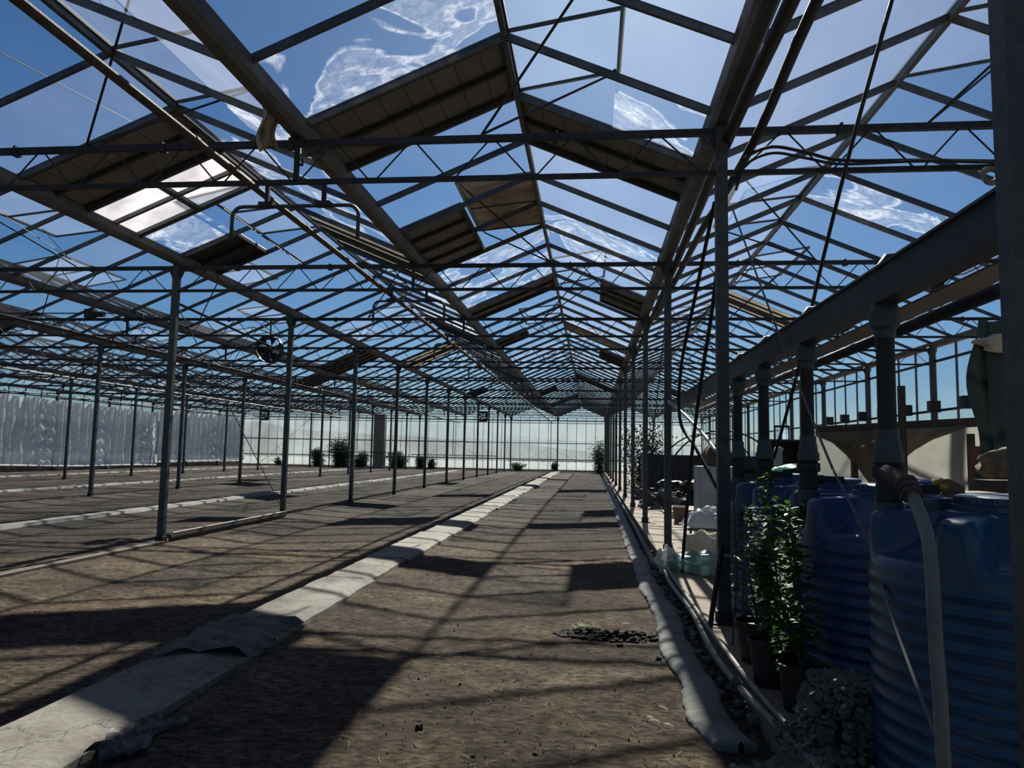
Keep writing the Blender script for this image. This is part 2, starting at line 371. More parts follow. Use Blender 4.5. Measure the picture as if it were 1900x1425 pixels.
# ---- setting: ground, floor
def gz(x, y):
    return .012*noise.noise(Vector((x*1.3, y*1.3, 0))) + .010*noise.noise(Vector((x*5, y*5, 3))) + .006*noise.noise(Vector((x*14, y*14, 7)))
g = MB()
xs = np.concatenate([np.arange(XL-.3, -8, .7), np.arange(-8, .95, .05)])
ys = np.concatenate([np.arange(1.2, 12, .05), np.arange(12, 24, .15), np.arange(24, YF+.8, .6)])
for x in xs:
    for y in ys: g.v.append((x, y, gz(x, y)))
ny = len(ys)
for i in range(len(xs)-1):
    for j in range(ny-1):
        a = i*ny+j; g.f.append((a, a+ny, a+ny+1, a+1)); g.m.append(0)
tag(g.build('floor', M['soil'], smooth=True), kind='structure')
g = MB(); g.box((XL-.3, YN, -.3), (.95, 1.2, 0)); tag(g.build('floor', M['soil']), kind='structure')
g = MB(); g.box((1.0, YN, -.3), (XW+.1, YF, .06)); g.box((.94, YN, -.3), (1.28, YF, .11))
tag(g.build('floor', M['plank_floor']), kind='structure')
g = MB(); g.box((-400, -60, -.6), (400, 400, -.3)); tag(g.build('ground_outside', mat('outside_ground', (.22, .20, .15), (.32, .29, .22), .1, .9)), kind='structure')
g = MB()
def hill(u, v):
    x = -420+840*u; y = 150+120*v
    k = float(np.interp(x, [-140, -60, -25, 5, 40], [14, 12, 7.5, 4.6, 3.6])); h = (k+k*.25*noise.noise(Vector((x*.05, 2, 0)))+k*.18*noise.noise(Vector((x*.2, y*.05, 1))))*math.sin(PI*min(1, .2+v*.8))
    return (x, y, h-1)
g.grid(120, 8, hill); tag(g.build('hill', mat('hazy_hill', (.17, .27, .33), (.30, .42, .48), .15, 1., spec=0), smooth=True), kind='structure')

# ---- roof: slopes with panes, glazing bars, ridge
def sp(xg, xr, s, y, up=0.):
    """point on a roof slope: s 0 at the gutter, 1 at the ridge; up = metres along the slope normal"""
    d = Vector((xr-xg, 0, RZ-GZ)); nrm = Vector((-(RZ-GZ), 0, xr-xg)).normalized()
    if nrm.z < 0: nrm = -nrm
    p = Vector((xg, y, GZ)) + d*s + nrm*up
    return p
# opaque or sheet panels: (span, side, s0, s1, j0, j1, kind, label)
PAN = [
 (0,'L',0,1,0,1,'panel','grey ribbed opaque panel filling a whole slope strip, biggest, nearest over the central aisle'),
 (0,'R',0,1,1,2,'panel','grey ribbed opaque panel slanting down from the ridge to the tank side gutter, nearest one'),
 (0,'L',.04,.49,3,5,'panel','grey ribbed opaque panel under the brown open vent'),
 (0,'L',0,1,8,9,'panel','long dark opaque strip panel beyond the brown vent, central aisle roof'),
 (0,'L',0,.49,12,13,'panel','short dark opaque panel beside the unposted gutter, beyond the long dark strip'),
 (0,'L',.05,.49,27,29,'panel','small far dark opaque panel low on the central aisle roof near the far wall'),
 (0,'R',0,.49,7,8.7,'panel','half slope opaque panel over the tank side gutter, first beyond the near long one'),
 (0,'R',0,1,13,14,'sheet','striped white and brown sheet strip right of the central ridge'),
 (0,'R',0,.45,15.3,17,'panel','dark half panel beside the tank side gutter just beyond the striped strip'),
 (0,'R',0,1,25,27,'panel','far dark full slope panel right of the central ridge'),
 (0,'L',0,1,36,37.5,'panel','far dark strip panel left of the central ridge close to the end gable'),
 (-1,'L',.02,1,1,2,'panel','big grey ribbed opaque panel in the roof over the left aisle, beside the white sheets'),
 (-1,'L',.02,.5,2,3,'white','white translucent roof sheet next to the grey panel, lower half of the slope'),
 (-1,'L',.5,.97,2,3,'white','white translucent roof sheet next to the grey panel, upper half of the slope'),
 (-1,'L',.03,.5,4,5,'black','black opaque square panel hanging low in the left aisle roof near the first post'),
 (-1,'L',0,1,16.3,17.6,'sheet','pale striped sheet strip on the left aisle roof above the posts'),
 (-1,'L',0,.5,28,30,'panel','far dark half panel on the left aisle roof above the posts'),
 (-1,'R',.0,.95,4.3,5.6,'sheet','streaked corrugated sheet with bright stripes beside the hanging rusty pipe'),
 (-1,'R',.1,1,12.6,14,'black','dark corrugated sheet beside the hanging rusty pipe, farther than the bright striped one'),
 (-1,'R',.1,1,21,22.4,'sheet','far striped sheet strip over the left aisle near the unposted gutter'),
 (-2,'L',0,1,18,20,'panel','dark opaque panel in the second bay roof beyond the round fan'),
 (-2,'R',0,.6,12,13,'panel','small opaque panel in the second bay roof left of the round fan'),
 (-3,'L',0,1,24,26,'panel','dark opaque panel in the far second bay roof near the white curtain'),
 (-4,'L',.2,1,10,12,'panel','dark opaque panel at the far left end of the roofs'),
 (-4,'R',0,.6,27,29,'panel','far dark opaque panel above the curtained corner'),
 (1,'R',0,1,9.5,10.5,'sheet','brown striped corrugated strip in the roof above the blue tanks'),
 (1,'R',0,.5,28,30,'panel','far opaque panel low in the roof above the junk piles'),
 (2,'L',0,1,15,16,'panel','brown opaque strip panel in the roof by the side wall'),
]
def opaque(span, side, j):
    for (sn, sd, s0, s1, j0, j1, k, l) in PAN:
        if sn == span and sd == side and s0 <= .1 and s1 > .9 and j0 <= j+.01 and j1 >= j+.99: return 'full'
        if sn == span and sd == side and j0 <= j+.01 and j1 >= j+.6: 
            if s1 <= .6 and k != 'white': return 'low'
            if k == 'white': return 'full'
            return 'full'
    return None
def vent_cell(side, j):
    return (side == 'L' and (j-3) % 8 in (0, 1)) or (side == 'R' and (j+1) % 8 in (0, 1))
STAIN = {(0,'L',-1), (0,'R',4), (0,'R',5), (-1,'R',1), (-1,'R',2), (-1,'R',0), (-1,'L',3), (0,'L',6), (-1,'R',3), (0,'L',5)}
NAMES = {0: 'central aisle', -1: 'left aisle', -2: 'second left bay', 1: 'tank bay', 2: 'side wall bay', -3: 'second left bay outer', -4: 'third left bay', -5: 'third left bay outer', -6: 'curtain bay', -7: 'outermost curtain bay'}
bar_cache = {}
for sn in range(-7, 3):
    xg0 = XR + (sn-1)*SPAN; xr = xg0 + H2; xg1 = xg0 + SPAN
    for side, xg in (('L', xg0), ('R', xg1)):
        g = MB()
        for j in range(J0, J1):
            y0, y1 = YJ(j)+.012, YJ(j+1)-.012
            op = opaque(sn, side, j)
            r = random.Random(hash((sn, j, side == 'L')) & 0xffff)
            if side == 'R': mi = 1 if r.random() < (.75 if sn else .3) else 2
            else: mi = 0 if r.random() < .72 else 1
            if sn == 1 and side == 'L': mi = 2 if r.random() < .5 else 1
            if sn < 0 and side == 'R': mi = 2 if r.random() < .7 else 1
            if sn >= 1 and side == 'R': mi = 0
            if (sn, side) in ((0, 'R'), (1, 'L')): mi = 4
            if (sn, side, j) in STAIN or (r.random() < .035 and sn in (0, -1, 1)): mi = 3
            s0, s1 = 0., 1.
            if op == 'full': continue
            if op == 'low': s0 = .5
            if vent_cell(side, j): s1 = .48
            if s1-s0 < .1: continue
            for a, b in ((s0, min(s1, .5)), (max(s0, .5), s1)):
                if b-a < .05: continue
                g.add([sp(xg, xr, a, y0, .03), sp(xg, xr, b, y0, .03), sp(xg, xr, b, y1, .03), sp(xg, xr, a, y1, .03)], [(0, 1, 2, 3)], mi)
        ce = g.build('ceiling', [M['clear'], M['haze'], M['milky'], M['stain'], M['glare']]); tag(ce, kind='structure')
        key = side
        for j in range(J0, J1+1):
            if j == J0:
                b = MB(); p, q = Vector((0, 0, 0)), Vector((xr-xg, 0, RZ-GZ))
                b.beam(p, q, .034, .05); b.beam(p+Vector((0, 0, .035)), q+Vector((0, 0, .035)), .012, .03)
                if key not in bar_cache:
                    first = b.build('glazing_bar', M['bar'], ce); first.location = (xg, YJ(j), GZ-.01); bar_cache[key] = first
                else:
                    inst(bar_cache[key], ce, (xg, YJ(j), GZ-.01))
            else: inst(bar_cache[key], ce, (xg, YJ(j), GZ-.01))
        if side == 'L':
            b = MB(); b.beam((xr, YN, RZ), (xr, YF, RZ), .05, .075); b.beam((xr, YN, RZ+.04), (xr, YF, RZ+.04), .06, .01)
            b.build('ridge_beam', M['bar'], ce)
# ---- gutters
for i in range(-8, 3):
    x = XR + i*SPAN; g = MB()
    prof = [(-.105, .07), (-.085, -.03), (-.05, -.075), (.05, -.075), (.085, -.03), (.105, .07), (.09, .07), (.072, -.02), (.04, -.055), (-.04, -.055), (-.072, -.02), (-.09, .07)]
    n = len(prof); vs = [(x+a, y, GZ-.02+b) for y in (YN, YF) for a, b in prof]
    g.add(vs, [(k, (k+1) % n, n+(k+1) % n, n+k) for k in range(n)])
    for y in np.arange(YN+.4, YF, 4.5): g.beam((x-.115, y, GZ-.03), (x+.115, y, GZ-.03), .05, .15)
    nm = {0: 'pinkish grey gutter on the post row beside the blue tanks', -1: 'unposted gutter between the left aisle and central aisle roofs', -2: 'gutter on the first left post row', 2: 'gutter on top of the glazed side wall', 1: 'unposted gutter crossing above the blue tanks',
          -3: 'unposted gutter of the second left bay', -4: 'gutter on the second left post row', -5: 'unposted gutter of the third left bay', -6: 'gutter on the third left post row', -7: 'unposted gutter in the curtain bay', -8: 'gutter over the plastic curtain wall'}[i]
    tag(g.build('gutter', M['gutter']), nm, 'gutter', 'roof gutters')

# ---- steel posts
def post_mesh(h, wd=.10, base=True):
    g = MB(); a = wd/2; b = .04
    g.box((-a, -b, 0), (a, b, h))
    g.box((-a-.012, -b+.01, h-.0), (a+.012, b-.01, h+.015))
    return g
ptype = {}
def post(key, h, wd, name, lab, grp, x, y, z):
    e = empty(name, (x, y, z)); tag(e, lab, 'post', grp)
    if key not in ptype:
        s = post_mesh(h, wd).build('shaft', M['steel'], e)
        g = MB(); g.box((-.10, -.085, 0), (.10, .085, .014)); g.box((-.065, -.055, .014), (.065, .055, .10)); f = g.build('foot', M['steel_dark'], e)
        g = MB()
        for sg in (-1, 1):
            g.add([(sg*wd/2, -.03, h-.02), (sg*(wd/2+.055), -.03, h-.05), (sg*(wd/2+.055), -.03, h-.13), (sg*wd/2, -.03, h-.24),
                   (sg*wd/2, .03, h-.02), (sg*(wd/2+.055), .03, h-.05), (sg*(wd/2+.055), .03, h-.13), (sg*wd/2, .03, h-.24)],
                  [(0, 1, 2, 3), (7, 6, 5, 4), (0, 4, 5, 1), (1, 5, 6, 2), (2, 6, 7, 3)])
        t = g.build('head_bracket', M['steel_dark'], e)
        ptype[key] = (s, f, t)
    else:
        for s in ptype[key]: inst(s, e)
    return e
ROWS = {0: ('post row beside the blue tanks', 'posts beside the tank bay'), -2: ('first left post row', 'posts of the first left row'), -4: ('second left post row', 'posts of the second left row'), -6: ('third left post row', 'posts of the third left row')}
for i, (nm, grp) in ROWS.items():
    x = XR + i*SPAN; zb = .11 if i == 0 else -.01; h = GZ-.09-zb
    for k in range(-2 if i == 0 else -1, 11):
        kk = k+2 if i == 0 else k+1
        lab = '%s galvanised steel post of the %s' % (ORD[kk] if kk else 'nearest', nm)
        if i == 0 and k == -2: lab = 'broad steel post close by at the edge, in front of the blue tanks'
        post(('r', i == 0), h, .10, 'steel_post', lab, grp, x if (i, k) != (0, -2) else 1.178, Y0+TS*k if (i, k) != (0, -2) else 2.12, zb)
for k in range(-1, 11):
    post(('w',), GZ-.1, .12, 'steel_post', '%s post of the glazed side wall behind the junk' % ORD[k+1], 'posts of the side wall', XW-.06, Y0+TS*k, .06)
for k in range(1, 11):
    post(('c',), GZ-.1, .09, 'steel_post', '%s post standing behind the plastic curtain' % ORD[k-1], 'posts of the curtain wall', XL+.06, Y0+TS*k, 0)
for i in range(-8, 3):
    x = XR+i*SPAN
    post(('e',), GZ-.1, .11, 'steel_post', 'gable post of the far end wall, %s counted from the curtain corner' % (ORD[i+8] if i > -8 else 'first'), 'posts of the far wall', x, YF-.12, 0)

# ---- lattice trusses
LB = 2*SPAN
def truss_parts(e):
    g = MB(); g.beam((0, 0, 4.27), (LB, 0, 4.27), .05, .058); top = g.build('top_chord', M['steel_dark'], e)
    g = MB(); g.beam((0, 0, 3.905), (LB, 0, 3.905), .04, .042); bot = g.build('bottom_chord', M['steel_dark'], e)
    g = MB(); tops = [.53+.7284*i for i in range(10)]
    g.tube([(.17, 0, 3.92), (tops[0]-.03, 0, 4.25)], .008, 5)
    for i, t in enumerate(tops):
        if i < 9:
            m = t+.3642
            g.tube([(t+.03, 0, 4.25), (m-.04, 0, 3.92)], .008, 5); g.tube([(m+.04, 0, 3.92), (m+.7284/2-.03, 0, 4.25)], .008, 5)
    g.tube([(tops[-1]+.03, 0, 4.25), (LB-.17, 0, 3.92)], .008, 5)
    web = g.build('web_bracing', M['steel_dark'], e)
    g = MB()
    g.box((-.03, -.035, -.02), (.03, .035, .055)); g.box((-.01, -.04, .05), (.01, .04, .075))
    cl = g.build('clamp', M['steel_dark'], e); cl.location = (1.0, 0, 4.24)
    g = MB(); g.box((-.02, -.02, 3.9), (.02, .02, 4.3)); g.box((-.06, -.03, 4.28), (.06, .03, 4.36)); g.box((.02, -.01, 4.06), (.05, .01, 4.08)); g.box((.045, -.01, 4.06), (.06, .01, 4.13)); hg = g.build('gutter_strut', M['steel_dark'], e); hg.location = (SPAN, 0, 0)
    return [top, bot, web, cl, hg]
tparts = None
BN = {0: 'central and left aisles', 1: 'tank bay', -1: 'second left bay', -2: 'third left bay', -3: 'curtain bay'}
for b in range(-3, 2):
    x = XR + (b-1)*LB
    for k in range(-2, 11):
        e = empty('lattice_truss', (x, Y0+TS*k, 0)); tag(e, '%s lattice truss across the %s' % (ORD[k+2], BN[b]), 'truss', 'lattice trusses of the ' + BN[b])
        if tparts is None: tparts = truss_parts(e); 
        else:
            for s in tparts: inst(s, e, s.location)
        for dx in (2.5, 3.75, 6.2): inst(tparts[3], e, (dx, 0, 4.24))

# ---- opaque panels and sheets in the roof
for (sn, side, s0, s1, j0, j1, kind, lab) in PAN:
    xg = XR + (sn-1)*SPAN if side == 'L' else XR + sn*SPAN
    xr = XR + (sn-1)*SPAN + H2
    y0, y1 = YJ(j0)+.01, YJ(j1)-.01
    P = lambda s, y, up: sp(xg, xr, s, y, up)
    e = empty('roof_panel', P(s0, y0, 0)); o = Vector(e.location)
    tag(e, lab, 'roof panel')
    g = MB()
    if kind in ('panel', 'black', 'white'):
        a = .035; b = .06
        g.hexa([P(s0, y0, a)-o, P(s1, y0, a)-o, P(s1, y1, a)-o, P(s0, y1, a)-o, P(s0, y0, b)-o, P(s1, y0, b)-o, P(s1, y1, b)-o, P(s0, y1, b)-o])
        g.build('sheet', {'panel': M['panel'], 'black': M['black_sheet'], 'white': M['sheet_white']}[kind], e)
        g = MB(); nr = 3 if (j1-j0) < 1.5 else int(round((j1-j0)*2))+1
        for q in range(nr):
            y = y0 + (y1-y0)*(q+.0001)/(nr-1+.0002); y = min(max(y, y0+.03), y1-.03)
            g.beam(P(s0, y, .005)-o, P(s1, y, .005)-o, .05, .05)
        for q in (s0+.008, s1-.008): g.beam(P(q, y0, .005)-o, P(q, y1, .005)-o, .05, .05)
        g.build('frame', M['panel_rib'] if kind != 'white' else M['bar'], e)
        if kind == 'panel' and (j1-j0) < 1.5:
            g = MB(); ns = int((s1-s0)*8)
            for q in range(1, ns): g.beam(P(s0+(s1-s0)*q/ns, y0, .034)-o, P(s0+(s1-s0)*q/ns, y1, .034)-o, .006, .004)
            g.build('seam', M['panel_rib'], e)
    else:
        nw = int((j1-j0)*8)
        g.grid(nw*4, 1, lambda u, v: P(s0+(s1-s0)*v, y0+(y1-y0)*u, .03+.03*math.sin(u*nw*2*PI))-o)
        g.build('corrugated_sheet', M['sheet_brown'], e, smooth=True)
        g = MB()
        for q in range(4):
            y = y0+.1+(y1-y0-.2)*q/3; g.beam(P(s0, y, -.02)-o, P(s1, y, -.02)-o, .05, .03)
        g.build('rib', M['panel_rib'], e)

# ---- roof vents, hinged at the ridge
def vent(sn, side, j, lift, lab, pane=None, glassy=True):
    xg = XR + (sn-1)*SPAN if side == 'L' else XR + sn*SPAN
    xr = XR + (sn-1)*SPAN + H2; sg = 1 if xg > xr else -1
    L = 1.08; dz = -((RZ-GZ)/H2)*L*.92 + lift
    hx = math.sqrt(max(.1, 1.17**2-dz*dz)) if False else L
    y0, y1 = YJ(j)+.02, YJ(j+2)-.02
    e = empty('roof_vent', (xr, y0, RZ+.04)); tag(e, lab, 'roof vent', 'ridge vents')
    A = lambda u, y, up=0.: Vector((sg*hx*u, y-y0, dz*u+up))
    g = MB(); g.hexa([A(0, y0), A(1, y0), A(1, y1), A(0, y1), A(0, y0, .006), A(1, y0, .006), A(1, y1, .006), A(0, y1, .006)])
    g.build('pane', pane or M['haze'], e)
    g = MB()
    for u in (0.02, .985): g.beam(A(u, y0), A(u, y1), .045, .035)
    for y in (y0, (y0+y1)/2, y1): g.beam(A(0, y), A(1, y), .028, .03)
    g.build('frame', M['bar'], e)
    # push rods down to the nearest lattice truss
    k = round((YJ(j+1)-Y0)/TS); yt = Y0+TS*k
    if j < 25:
        g = MB()
        for y in (y0+.05, y1-.05) if sn in (0, 1, -1) else (y0+.05,):
            g.tube([A(.95, y), Vector((sg*hx*.95-sg*.05, y-y0, dz*.95-.06)), Vector((-sg*.19, yt-y0, 4.31-RZ-.04))], .012, 6)
        g.build('push_rod', M['steel_dark'], e)
for sn in range(-7, 3):
    for side, js in (('L', [3, 11, 19, 27, 35]), ('R', [-1, 7, 15, 23, 31, 39])):
        for n_, j in enumerate(js):
            if (sn < -4 or sn > 1) and j > 30: continue
            lift = .60 if side == 'R' else .30
            lab = '%s glazed vent along the %s slope of the %s roof' % (ORD[n_], 'left' if side == 'L' else 'right', NAMES[sn])
            pane = None
            if sn == 0 and side == 'L' and j == 3: lab = 'open brown weathered vent flap above the ribbed panel'; pane = M['sheet_brown']
            if sn == 0 and side == 'R' and j == -1: lab = 'big propped open glazed vent beside the sun glare'
            vent(sn, side, j, lift, lab, pane)

# ---- walls
def mull_wall(name, a, b, z1, n, sill, glassmat, rails, gable=None):
    """glass wall from a to b with n bays"""
    a, b = Vector(a), Vector(b); d = b-a
    g = MB(); g.add([a+Vector((0, 0, sill)), b+Vector((0, 0, sill)), b+Vector((0, 0, z1)), a+Vector((0, 0, z1))], [(0, 1, 2, 3)])
    w_ = g.build(name, glassmat); tag(w_, kind='structure')
    base = MB(); base.beam(a+Vector((0, 0, sill/2)), b+Vector((0, 0, sill/2)), .12, sill); base.build('plinth', M['concrete'], w_)
    proto = None
    for i in range(n+1):
        p = a+d*i/n
        if proto is None:
            m_ = MB(); m_.box((-.022, -.022, sill), (.022, .022, z1)); proto = m_.build('mullion', M['bar'], w_); proto.location = p
        else: inst(proto, w_, p)
    for z in rails:
        r = MB(); r.beam(a+Vector((0, 0, z)), b+Vector((0, 0, z)), .05, .06); r.build('rail', M['steel_dark'], w_)
    return w_
wr = mull_wall('wall_right', (XW, YN, 0), (XW, YF, 0), GZ-.1, 56, .5, M['side_glass'], [2.72, 3.98])
wl = mull_wall('wall_left', (XL, YN, 0), (XL, YF, 0), GZ-.1, 56, .3, M['clear'], [2.2, 4.0])
wf = mull_wall('wall_back', (XL, YF, 0), (XW, YF, 0), GZ-.1, 50, .15, M['clear'], [1.1, 2.42, 4.05])
g = MB()
for sn in range(-7, 3):
    x = XR+(sn-1)*SPAN; g.add([(x, YF, GZ-.1), (x+SPAN, YF, GZ-.1), (x+SPAN, YF, GZ), (x+H2, YF, RZ), (x, YF, GZ)], [(0, 1, 2, 3, 4)])
g.build('gable_glass', M['haze'], wf)
# milky film hung on the inside of the far wall, one length per bay
for b in range(-4, 2):
    x0 = XR+(b-1)*LB+.05 if b > -4 else None
    if x0 is None: continue
    g = MB(); x1 = x0+LB-.1
    g.grid(70, 12, lambda u, v: (x0+(x1-x0)*u, YF-.22+.02*noise.noise(Vector((x0+u*30, v*3, 0))), .1+3.93*v))
    tag(g.build('plastic_film', M['film'], smooth=True), 'milky plastic film lining the far end wall behind the %s' % BN[b], 'plastic film', 'film lengths on the far wall')

# left curtain with drapery folds
def curtain(y0, y1, zb0, zb1, lab, seed):
    g = MB(); nu = int((y1-y0)*14)
    def f(u, v):
        y = y0+(y1-y0)*u; cell = (y/4.5) % 1.0
        z = zb0+(zb1-zb0)*u + (4.0-zb0)*v
        sw = math.exp(-((cell-.15)/.16)**2)
        fold = .05*math.sin(y*9+2*noise.noise(Vector((y, v*2, seed))))*(1-.4*v)
        swag = .09*sw*math.sin((v*1.0+ (cell-.15)**2*2.2)*38)*(1-v)**.6
        return (XL+.35+fold+swag+.06*noise.noise(Vector((y*.8, v*3, seed+5))), y, z - .12*math.sin(PI*((y/2.25) % 1))*v**6)
    g.grid(nu, 34, f)
    e = g.build('plastic_curtain', M['film_left'], smooth=True); tag(e, lab, 'curtain', 'plastic curtains of the side')
    r = MB(); r.tube([(XL+.42, y0+(y1-y0)*t, zb0+(zb1-zb0)*t-.03+.03*math.sin(t*9)) for t in np.linspace(0, 1, 24)], .05, 8)
    r.build('rolled_hem', M['white_cloth'], e)
curtain(14, 30, .42, .40, 'grey translucent plastic curtain at the left frame side, nearest length', 1)
curtain(30.1, 47, .40, .18, 'grey translucent plastic curtain with rolled white hem, middle length', 3)
curtain(47.2, 59.6, .40, .48, 'grey translucent plastic curtain meeting the far corner, raised hem', 7)

# ---- concrete paths
def slab(x0, x1, y0, y1, h, mt, seed, lab, grp, ragged=.05):
    g = MB(); r = random.Random(seed); n = 10
    L_ = [(x0+r.uniform(-.012, .012)) for _ in range(n+1)]
    off = r.uniform(-ragged*1.6, ragged*1.6); R_ = [(x1+off+r.uniform(-ragged, ragged)*.5) for _ in range(n+1)]
    cols = 6; o = 0
    for i in range(n+1):
        y = y0+(y1-y0)*i/n
        for c in range(cols+1):
            t = c/cols; x = L_[i]+(R_[i]-L_[i])*t
            z = h*(1 if t < .86 else 1-.35*((t-.86)/.14)) + .003*noise.noise(Vector((x*6, y*6, seed)))
            g.v.append((x, y, z))
    W_ = cols+1
    for i in range(n):
        for c in range(cols): a = i*W_+c; g.f.append((a, a+1, a+W_+1, a+W_)); g.m.append(0)
    o = len(g.v)
    for i in range(n+1):
        g.v.append((L_[i], y0+(y1-y0)*i/n, -.03)); g.v.append((R_[i]+.01, y0+(y1-y0)*i/n, -.03))
    for i in range(n):
        g.f.append((i*W_, (i+1)*W_, o+2*i+2, o+2*i)); g.m.append(0)
        g.f.append((i*W_+cols, o+2*i+1, o+2*i+3, (i+1)*W_+cols)); g.m.append(0)
    g.f.append((o, o+1)+tuple(c for c in range(cols, -1, -1))); g.m.append(0)
    g.f.append((o+2*n+1, o+2*n)+tuple(n*W_+c for c in range(cols+1))); g.m.append(0)
    return tag(g.build('path_slab', mt, smooth=False), lab, 'path slab', grp)
y = 2.2; i = 0
while y < 58.5:
    ln = (3.85 if i == 0 else random.uniform(1.5, 2.4))
    dx = random.uniform(-.015, .015)
    slab(-2.93+dx, -2.36+random.uniform(-.03, .03) if i else -2.33, y, min(y+ln-.022, 58.8), .055+random.uniform(-.008, .01), M['concrete'], i,
         '%s pale concrete slab along the central path' % ORD[i] if i else 'long bare concrete slab nearest on the central path', 'slabs of the central path', .022)
    y += ln; i += 1
for xc, lab in ((-10.1, 'long pale concrete path through the second left bay'), (-17.5, 'long pale concrete path through the third left bay'), (-25, 'thin pale concrete path close to the curtain')):
    g = MB(); n = 140
    def pf(u, v, xc=xc): 
        y = 8+50*u; x = xc-.22+.44*v+.03*noise.noise(Vector((y*1.5, v, xc)))
        return (x, y, .05*(1 if .02 < v < .98 else 0)+.01*noise.noise(Vector((x*5, y*3, 1)))+.004)
    g.grid(n, 8, pf); tag(g.build('concrete_path', M['concrete_side']), lab, 'path')
# crumpled weed mat over the path
g = MB()
def mf(u, v):
    y = 4.75+1.25*u+.35*v*(1-u)+.10*math.sin(v*5)*(1-u); x = -2.955+.62*v+.03*math.sin(u*7)
    z = .075+.022*abs(noise.noise(Vector((x*5, y*9, 2))))*2+.016*math.sin((y*26+x*9)+3*noise.noise(Vector((x*3, y*3, 0))))
    if v > .9: z -= (v-.9)*.5
    return (x, y, z)
g.grid(60, 36, mf); tag(g.build('weed_mat', M['weed_mat'], smooth=True), 'crumpled grey weed mat lying over the central path slab', 'weed mat')
g = MB()
g.grid(20, 10, lambda u, v: (-2.34+.2*v+.03*math.sin(u*9), 3.35+.5*u+.05*math.sin(v*8), .02+.05*abs(noise.noise(Vector((u*5, v*5, 9))))+.02*(1-v)))
tag(g.build('plastic_scrap', M['black_sheet'], smooth=True), 'crumpled black plastic scrap beside the near end of the central path', 'plastic scrap')

# kerb board, thin pipe and painted shadow strip along the first left row
g = MB(); g.beam((XR-2*SPAN+.08, 10.95, .05), (XR-2*SPAN+.08, 15.25, .05), .04, .13); k = g.build('kerb_or_shade_strip', M['wood'])
tag(k, 'weathered kerb board between the first two posts of the first left row', 'board')
g = MB(); g.tube([(XR-2*SPAN+.12, 10.95, .13), (XR-2*SPAN+.12, 15.2, .13)], .014, 8); tag(g.build('pipe', M['pipe_pale']), 'thin pale pipe lying on top of the kerb board', 'pipe')
g = MB(); g.beam((XR-2*SPAN+.1, 4, .005), (XR-2*SPAN+.1, 10.7, .005), .14, .06); tag(g.build('kerb_or_shade_strip', M['wood']), 'dark strip standing in for the shadow and low ridge before the nearest left post', 'board')  # low strip added for the dark line of shadow and soil ridge

# ---- ground litter
g = MB(); r = random.Random(3)
for _ in range(5200):
    y = 2.9+12*r.random()**1.7; x = r.uniform(-6.5, .6) if y > 5 else r.uniform(-3.8, .55)
    if -3.0 < x < -2.25: continue
    s = r.uniform(.002, .008)*(1.8 if r.random() < .05 else 1); c = Vector((x, y, gz(x, y)+s*.3))
    vs = [c+Vector((r.uniform(-1, 1)*s*1.4, r.uniform(-1, 1)*s*1.4, -s*.6)) for _ in range(3)]+[c+Vector((r.uniform(-.5, .5)*s, r.uniform(-.5, .5)*s, s))]
    g.add(vs, [(0, 1, 3), (1, 2, 3), (2, 0, 3), (0, 2, 1)])
tag(g.build('soil_crumb', mat('soil_crumb', (.07, .05, .038), (.30, .24, .18), 60, .95)), 'loose crumbs and grit scattered over the soil of the central aisle', 'soil crumbs', kind='stuff')
g = MB()
for _ in range(700):
    y = 2.9+9*r.random()**1.5; x = r.uniform(-5.5, .62) if y > 5 else r.uniform(-3.2, .6)
    if -3.05 < x < -2.2: continue
    a = r.uniform(0, PI); l = r.uniform(.015, .06); c = Vector((x, y, gz(x, y)+.006))
    d = Vector((math.cos(a), math.sin(a), r.uniform(-.05, .15)))*l; g.beam(c-d/2, c+d/2, .003, .0025)
tag(g.build('straw', M['straw']), 'thin dry straw bits strewn over the soil', 'straw', kind='stuff')
def blob(c, sx, sy, sz, seed, n=10, rough=.35, freq=2.):
    g = MB()
    def f(u, v):
        a = 2*PI*u; t = PI*v; d = Vector((math.cos(a)*math.sin(t), math.sin(a)*math.sin(t), math.cos(t)))
        k = 1+rough*noise.noise(d*freq+Vector((seed, seed*2, 0)))
        return (c[0]+d.x*sx*k, c[1]+d.y*sy*k, c[2]+d.z*sz*k)
    g.grid(n*2, n, f); return g
# black clods heap with weed
hp = at(1095, 1180, 'z', 0); e = empty('clod_heap', hp); tag(e, 'small heap of black soil clods with a weed on top in the central aisle', 'soil heap')
g = MB()
for _ in range(420):
    a = r.uniform(0, 2*PI); q = r.random()**.6; x = math.cos(a)*q*.30; y_ = math.sin(a)*q*.16; s = r.uniform(.006, .022)
    if r.random() < .25: x += r.uniform(.1, .42); y_ -= .03*r.random()
    z = .05*max(0, 1-q*1.2)
    b = blob((x, y_, z+s*.3), s*1.3, s*1.3, s, r.random()*50, 3, .6); g.add(b.v, b.f)
g.build('clod', M['clod'], e)['kind'] = 'stuff'
g = MB()
for _ in range(90):
    a = r.uniform(0, 2*PI); q = r.random()*.10; c = Vector((-.04+math.cos(a)*q*1.2, math.sin(a)*q*.6+.03, .055+.02*r.random())); d = Vector((math.cos(a), math.sin(a), .5))*.02; t = Vector((-math.sin(a), math.cos(a), 0))*.008
    g.add([c, c+d/2+t, c+d, c+d/2-t], [(0, 1, 2, 3)])
g.build('weed', M['leaf_yellow'], e)
def clod(px, py, s, lab):
    p = at(px, py, 'z', 0); b = blob((0, 0, s*.5), s, s*.9, s*.6, px, 6, .7); o = b.build('clod', M['clod']); o.location = (p.x, p.y, gz(p.x, p.y)-.002); tag(o, lab, 'soil clod')
clod(778, 1352, .022, 'black clod on bare soil in the middle foreground')
clod(878, 1403, .012, 'small black clod at the bottom edge, nearer the middle')
